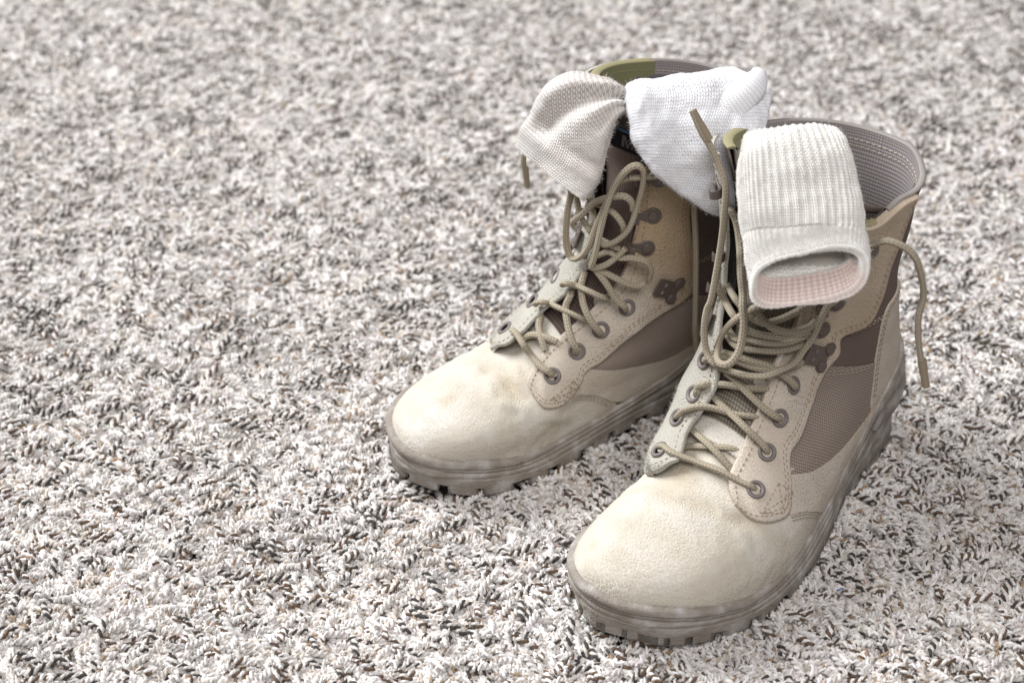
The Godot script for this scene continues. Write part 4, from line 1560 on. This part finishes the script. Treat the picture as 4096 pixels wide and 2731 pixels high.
func _ready() -> void:
	rng.seed = 42
	crinkle.seed = 6
	crinkle.frequency = .42
	crinkle.fractal_octaves = 3
	# camera
	var cam := Camera3D.new()
	cam.name = "camera"
	var pitch := deg_to_rad(36)
	cam.position = Vector3(0, 1.13 * sin(pitch), 1.13 * cos(pitch))
	cam.rotation.x = -pitch
	cam.fov = 28
	cam.near = .05
	cam.far = 20
	var attr := CameraAttributesPhysical.new()
	attr.frustum_focal_length = 12.0 / tan(deg_to_rad(14))
	attr.frustum_focus_distance = .90
	attr.frustum_near = .05
	attr.frustum_far = 20
	attr.exposure_aperture = 5.6
	cam.attributes = attr
	add_child(cam)
	cam.current = true
	# light: a big soft window behind to the left, a weak added fill in front, grey ambient for the walls all round
	var env := Environment.new()
	env.background_mode = Environment.BG_COLOR
	env.background_color = Color(.42, .42, .432)
	env.tonemap_mode = Environment.TONE_MAPPER_LINEAR
	env.tonemap_exposure = 1.0
	env.sdfgi_enabled = true
	env.ssao_enabled = true
	env.ssil_enabled = true
	var we := WorldEnvironment.new()
	we.name = "environment"
	we.environment = env
	add_child(we)
	area("window_light", Vector3(-2.7, 2.7, -1.5), Vector3(.1, 0, .05), Vector2(2.2, 2.2), 33.0, Color(.985, .99, 1.0))
	area("fill_light", Vector3(.2, 2.2, 1.5), Vector3(.1, 0, 0), Vector2(1.6, 1.2), 4.5, Color(1.0, .985, .985))  # added fill without a source of its own, brightens the near sides

	make_materials()
	lf.s = -1
	lf.lean = .07
	lf.front = 1.2
	lf.toe = -.35
	lf.drop = 2.1
	rt.s = 1
	rt.lean = -.02
	rt.front = -1.3
	rt.fade = .7
	rt.toe = -1.1
	lf.scuffs = [[1.3, .95, 1.0, Color(1, 1, 1), .9], [.6, 1.0, .8, Color(.98, .98, 1), .9], [2.9, -.5, 2.5, Color(.86, .83, .78), .6], [5.0, .25, 1.2, Color(.82, .76, .66), .8], [2.2, .6, .6, Color(.80, .76, .68), .7]]
	rt.scuffs = [[1.4, -.3, 1.1, Color(.97, .98, 1), .9], [2.9, -.35, 1.3, Color(.98, .98, 1), .7], [3.0, .0, .5, Color(.76, .70, .60), .8], [4.6, -.3, 1.0, Color(.84, .79, .68), .7], [1.2, -.8, .9, Color(.96, .96, .98), .7]]
	lf.folds = [[4.53, .75, 4.35, .1, .45, -.16], [4.35, .1, 4.6, -.4, .42, -.20], [4.6, -.4, 5.15, -.85, .40, -.22], [4.15, .85, 3.95, .28, .5, .13], [3.95, .28, 4.2, -.35, .5, .12], [4.95, .45, 4.95, .0, .35, .10], [5.0, -.95, 6.0, -1.45, .5, -.15]]
	rt.folds = [[4.19, -.08, 4.14, -.41, .34, .20], [4.14, -.41, 4.5, -.74, .36, .20], [4.45, .25, 4.38, -.03, .40, -.16], [4.48, -.12, 4.78, -.70, .38, -.26], [4.95, .0, 4.82, -.5, .34, .16], [5.14, -1.08, 6.3, -1.55, .4, .14], [4.9, -1.0, 5.9, -1.6, .4, -.12]]
	var band_top := [Vector2(6.0, 1.0), Vector2(6.7, .88), Vector2(7.39, 1.14), Vector2(7.97, 1.33), Vector2(8.96, 1.55), Vector2(10.0, 1.66), Vector2(10.6, 1.8), Vector2(11.3, 2.1)]
	var band_low := [Vector2(6.15, 1.12), Vector2(6.8, 1.36), Vector2(7.3, 1.62), Vector2(7.8, 1.95), Vector2(9, 2.35), Vector2(10, 2.5), Vector2(10.8, 2.6), Vector2(11.4, 2.7)]
	var counter := [Vector2(9.6, 1.78), Vector2(10.0, 1.66), Vector2(10.3, 1.58), Vector2(11.17, 1.53), Vector2(12, 1.58), Vector2(12.57, 1.66), Vector2(13.1, 1.85), Vector2(13.6, 2.3), Vector2(13.9, 3.0)]
	var counter_back := []
	for q in counter:
		counter_back.append(Vector2(q.x, PI + .02))
	var inner_a := [Vector2(5.0, .46), Vector2(5.12, .36), Vector2(5.3, .30), Vector2(5.55, .28), Vector2(6.58, .38), Vector2(7.53, .44), Vector2(8.28, .48), Vector2(8.89, .53), Vector2(9.8, .58), Vector2(11, .62), Vector2(12.5, .66), Vector2(14, .72), Vector2(15.5, .76), Vector2(17, .85)]
	var far_a := [Vector2(4.75, .55), Vector2(4.84, .42), Vector2(5.05, .31), Vector2(5.35, .28), Vector2(5.8, .29), Vector2(6.2, .26), Vector2(6.6, .16), Vector2(7.2, .09), Vector2(7.7, .10), Vector2(8.3, .12), Vector2(9, .17), Vector2(10, .27), Vector2(11.4, .36), Vector2(13, .42), Vector2(15, .45), Vector2(17, .5)]
	var far_outer_a := [Vector2(4.75, .62), Vector2(4.80, .76), Vector2(5.0, .90), Vector2(5.5, 1.02), Vector2(6.3, 1.06), Vector2(7.2, .98), Vector2(7.84, 1.0), Vector2(8.86, 1.05), Vector2(10, 1.0), Vector2(11.3, 1.05), Vector2(12.6, 1.3), Vector2(14, 1.5), Vector2(17, 1.6)]
	var inner_b := [Vector2(4.97, .55), Vector2(5.02, .42), Vector2(5.3, .33), Vector2(5.83, .29), Vector2(6.27, .33), Vector2(7.02, .41), Vector2(7.77, .5), Vector2(9.1, .57), Vector2(10.6, .54), Vector2(11.5, .54), Vector2(13, .58), Vector2(15, .65), Vector2(17, .75)]
	var far_b := [Vector2(4.85, .38), Vector2(4.95, .22), Vector2(5.2, .12), Vector2(5.69, .09), Vector2(6.58, .02), Vector2(7.15, -.10), Vector2(7.73, -.18), Vector2(8.6, -.20), Vector2(9.2, -.24), Vector2(10.5, -.14), Vector2(12, .05), Vector2(14, .3), Vector2(17, .5)]
	var outer_a := [Vector2(5.0, .54), Vector2(5.05, .68), Vector2(5.2, .80), Vector2(5.52, .93), Vector2(6.05, 1.06), Vector2(6.6, 1.0), Vector2(7.15, .91), Vector2(7.84, 1.01), Vector2(8.86, 1.08), Vector2(9.5, 1.04), Vector2(10.05, 1.03), Vector2(10.73, 1.09), Vector2(11.28, 1.08), Vector2(12.0, 1.35), Vector2(12.6, 1.5), Vector2(13.5, 1.65), Vector2(15, 1.75), Vector2(17, 1.8)]
	var outer_b := [Vector2(4.97, .62), Vector2(5.05, .78), Vector2(5.2, .9), Vector2(5.79, 1.05), Vector2(6.4, 1.05), Vector2(6.75, .97), Vector2(7.32, 1.01), Vector2(8.55, 1.03), Vector2(9.71, 1.12), Vector2(10.46, 1.23), Vector2(10.97, 1.27), Vector2(12.16, 1.22), Vector2(13.5, 1.22), Vector2(15, 1.35), Vector2(17, 1.45)]
	var far_outer_b := [Vector2(5.0, .42), Vector2(5.1, .62), Vector2(5.5, .8), Vector2(6.1, .86), Vector2(7, .78), Vector2(7.8, .8), Vector2(9, .85), Vector2(10.5, .9), Vector2(12, 1.0), Vector2(14, 1.2), Vector2(17, 1.4)]
	var nylon_front := [Vector2(6.55, .80), Vector2(7.2, .80), Vector2(8.86, .95), Vector2(9.8, .95), Vector2(10.1, 1.0)]
	var nylon_back := [Vector2(6.85, .98), Vector2(7.8, 1.35), Vector2(8.96, 1.66), Vector2(10.3, 1.75), Vector2(11.3, 1.62)]
	var d := {"band_top": band_top, "band_low": band_low, "counter": counter, "counter_back": counter_back, "nylon_front": nylon_front, "nylon_back": nylon_back}
	var da := d.duplicate()
	da.merge({
		"inner": {-1.0: inner_a, 1.0: far_a}, "outer": {-1.0: outer_a, 1.0: far_outer_a}, "curl": {-1.0: .05, 1.0: .08}, "raise": {-1.0: .0, 1.0: .62}, "facing_mat": {-1.0: "suede", 1.0: "pale_suede"},
		"eyelets": {-1.0: [[5.64, .60, .4], [6.64, .635, .4], [7.63, .70, .4], [8.79, .78, .4]], 1.0: [[5.31, .59, .42], [6.3, .49, .42], [6.95, .34, .42], [7.94, .34, .42]]},
		"hooks": {-1.0: [[11.14, .85, 0.0], [12.37, .97, 0.0], [14.62, 1.30, 0.0]], 1.0: [[11.2, .55, 0.0], [12.8, .6, 0.0], [15.6, .62, 0.0]]},
		"locks": {-1.0: [[10.25, .87, .1]], 1.0: [[9.3, .44, .2]]}})
	var db := d.duplicate()
	db.merge({
		"inner": {-1.0: inner_b, 1.0: far_b}, "outer": {-1.0: outer_b, 1.0: far_outer_b}, "curl": {-1.0: .05, 1.0: .08}, "raise": {-1.0: .0, 1.0: .62}, "facing_mat": {-1.0: "suede", 1.0: "pale_suede"},
		"eyelets": {-1.0: [[5.67, .61, .4], [6.71, .67, .4], [7.63, .72, .4], [8.82, .79, .4]], 1.0: [[5.59, .48, .3], [6.68, .40, .3], [7.7, .25, .3], [8.89, .2, .3]]},
		"hooks": {-1.0: [[11.21, .69, 0.0], [12.71, .74, 0.0], [14.41, .82, 0.0]], 1.0: [[11.2, .3, 0.0], [12.6, .45, 0.0], [14.4, .65, 0.0]]},
		"locks": {-1.0: [[10.35, 1.0, .1]], 1.0: [[9.6, .2, .2]]}})
	da["box"] = [Vector2(6.27, -.82), Vector2(6.5, -1.02), Vector2(5.3, -.74), Vector2(5.85, -.98)]
	db["box"] = [Vector2(6.2, -.90), Vector2(6.4, -1.06), Vector2(5.35, -.82), Vector2(5.69, -1.0)]
	da["tongue"] = "tongue_cloth"
	db["tongue"] = "dark_tongue_cloth"
	db["curl"] = {-1.0: .05, 1.0: .62}
	db["raise"] = {-1.0: .0, 1.0: .10}
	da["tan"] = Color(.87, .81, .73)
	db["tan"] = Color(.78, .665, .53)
	da["laces"] = "left"
	db["laces"] = "right"
	da["aglets"] = [[Vector3(14.6, 27.5, 6.2), Vector3(14.9, 29.2, 7.4)], [Vector3(10.4, 15.7, -8.1), Vector3(10.3, 13.8, -8.7)]]
	db["aglets"] = [[Vector3(9.1, 10.1, -7.0), Vector3(8.7, 7.4, -7.0)], [Vector3(14.8, 17.5, 7.5), Vector3(14.6, 15.8, 7.5)]]
	var left := make_boot(lf, "boot", da)
	place(left, Vector3(.2637, -.0005, .1026), 48)
	tag(left, "sand suede lace-up boot nearest the viewer, a cream ribbed sock hanging over its laces", "boot", "pair of worn desert boots")
	var right := make_boot(rt, "boot_001", db)
	tongue_label(right)
	place(right, Vector3(.1754, -.0005, .0128), 29.5)
	tag(right, "sand suede lace-up boot standing behind, one pinkish and one white sock over its top", "boot", "pair of worn desert boots")
	for b in [[left, lf], [right, rt]]:
		var poly := PackedVector2Array()
		for k in 40:
			var q: Vector2 = along(PLAN.map(func(p): return Vector2(p[0], p[1] * -b[1].s)), k / 40.0, true)
			poly.append(Vector2(15, 0) + (q - Vector2(15, 0)) * .94)
		boot_places.append([b[0].transform, poly])
	make_socks()
	var li := Acc.new()
	tube(li, smooth([Vector3(21.4, .25, 28.2), Vector3(21.5, .5, 28.35), Vector3(21.68, .45, 28.2), Vector3(21.72, .6, 28.45)], 12), .05, .05, 6)
	var lint := put(self, "lint_fibre", li.mesh(), plain("lint", Color(.42, .52, .74), .9, .2))
	tag(lint, "tiny pale blue lint fibre caught in the carpet to the right of the front boot", "lint")
	carpet()
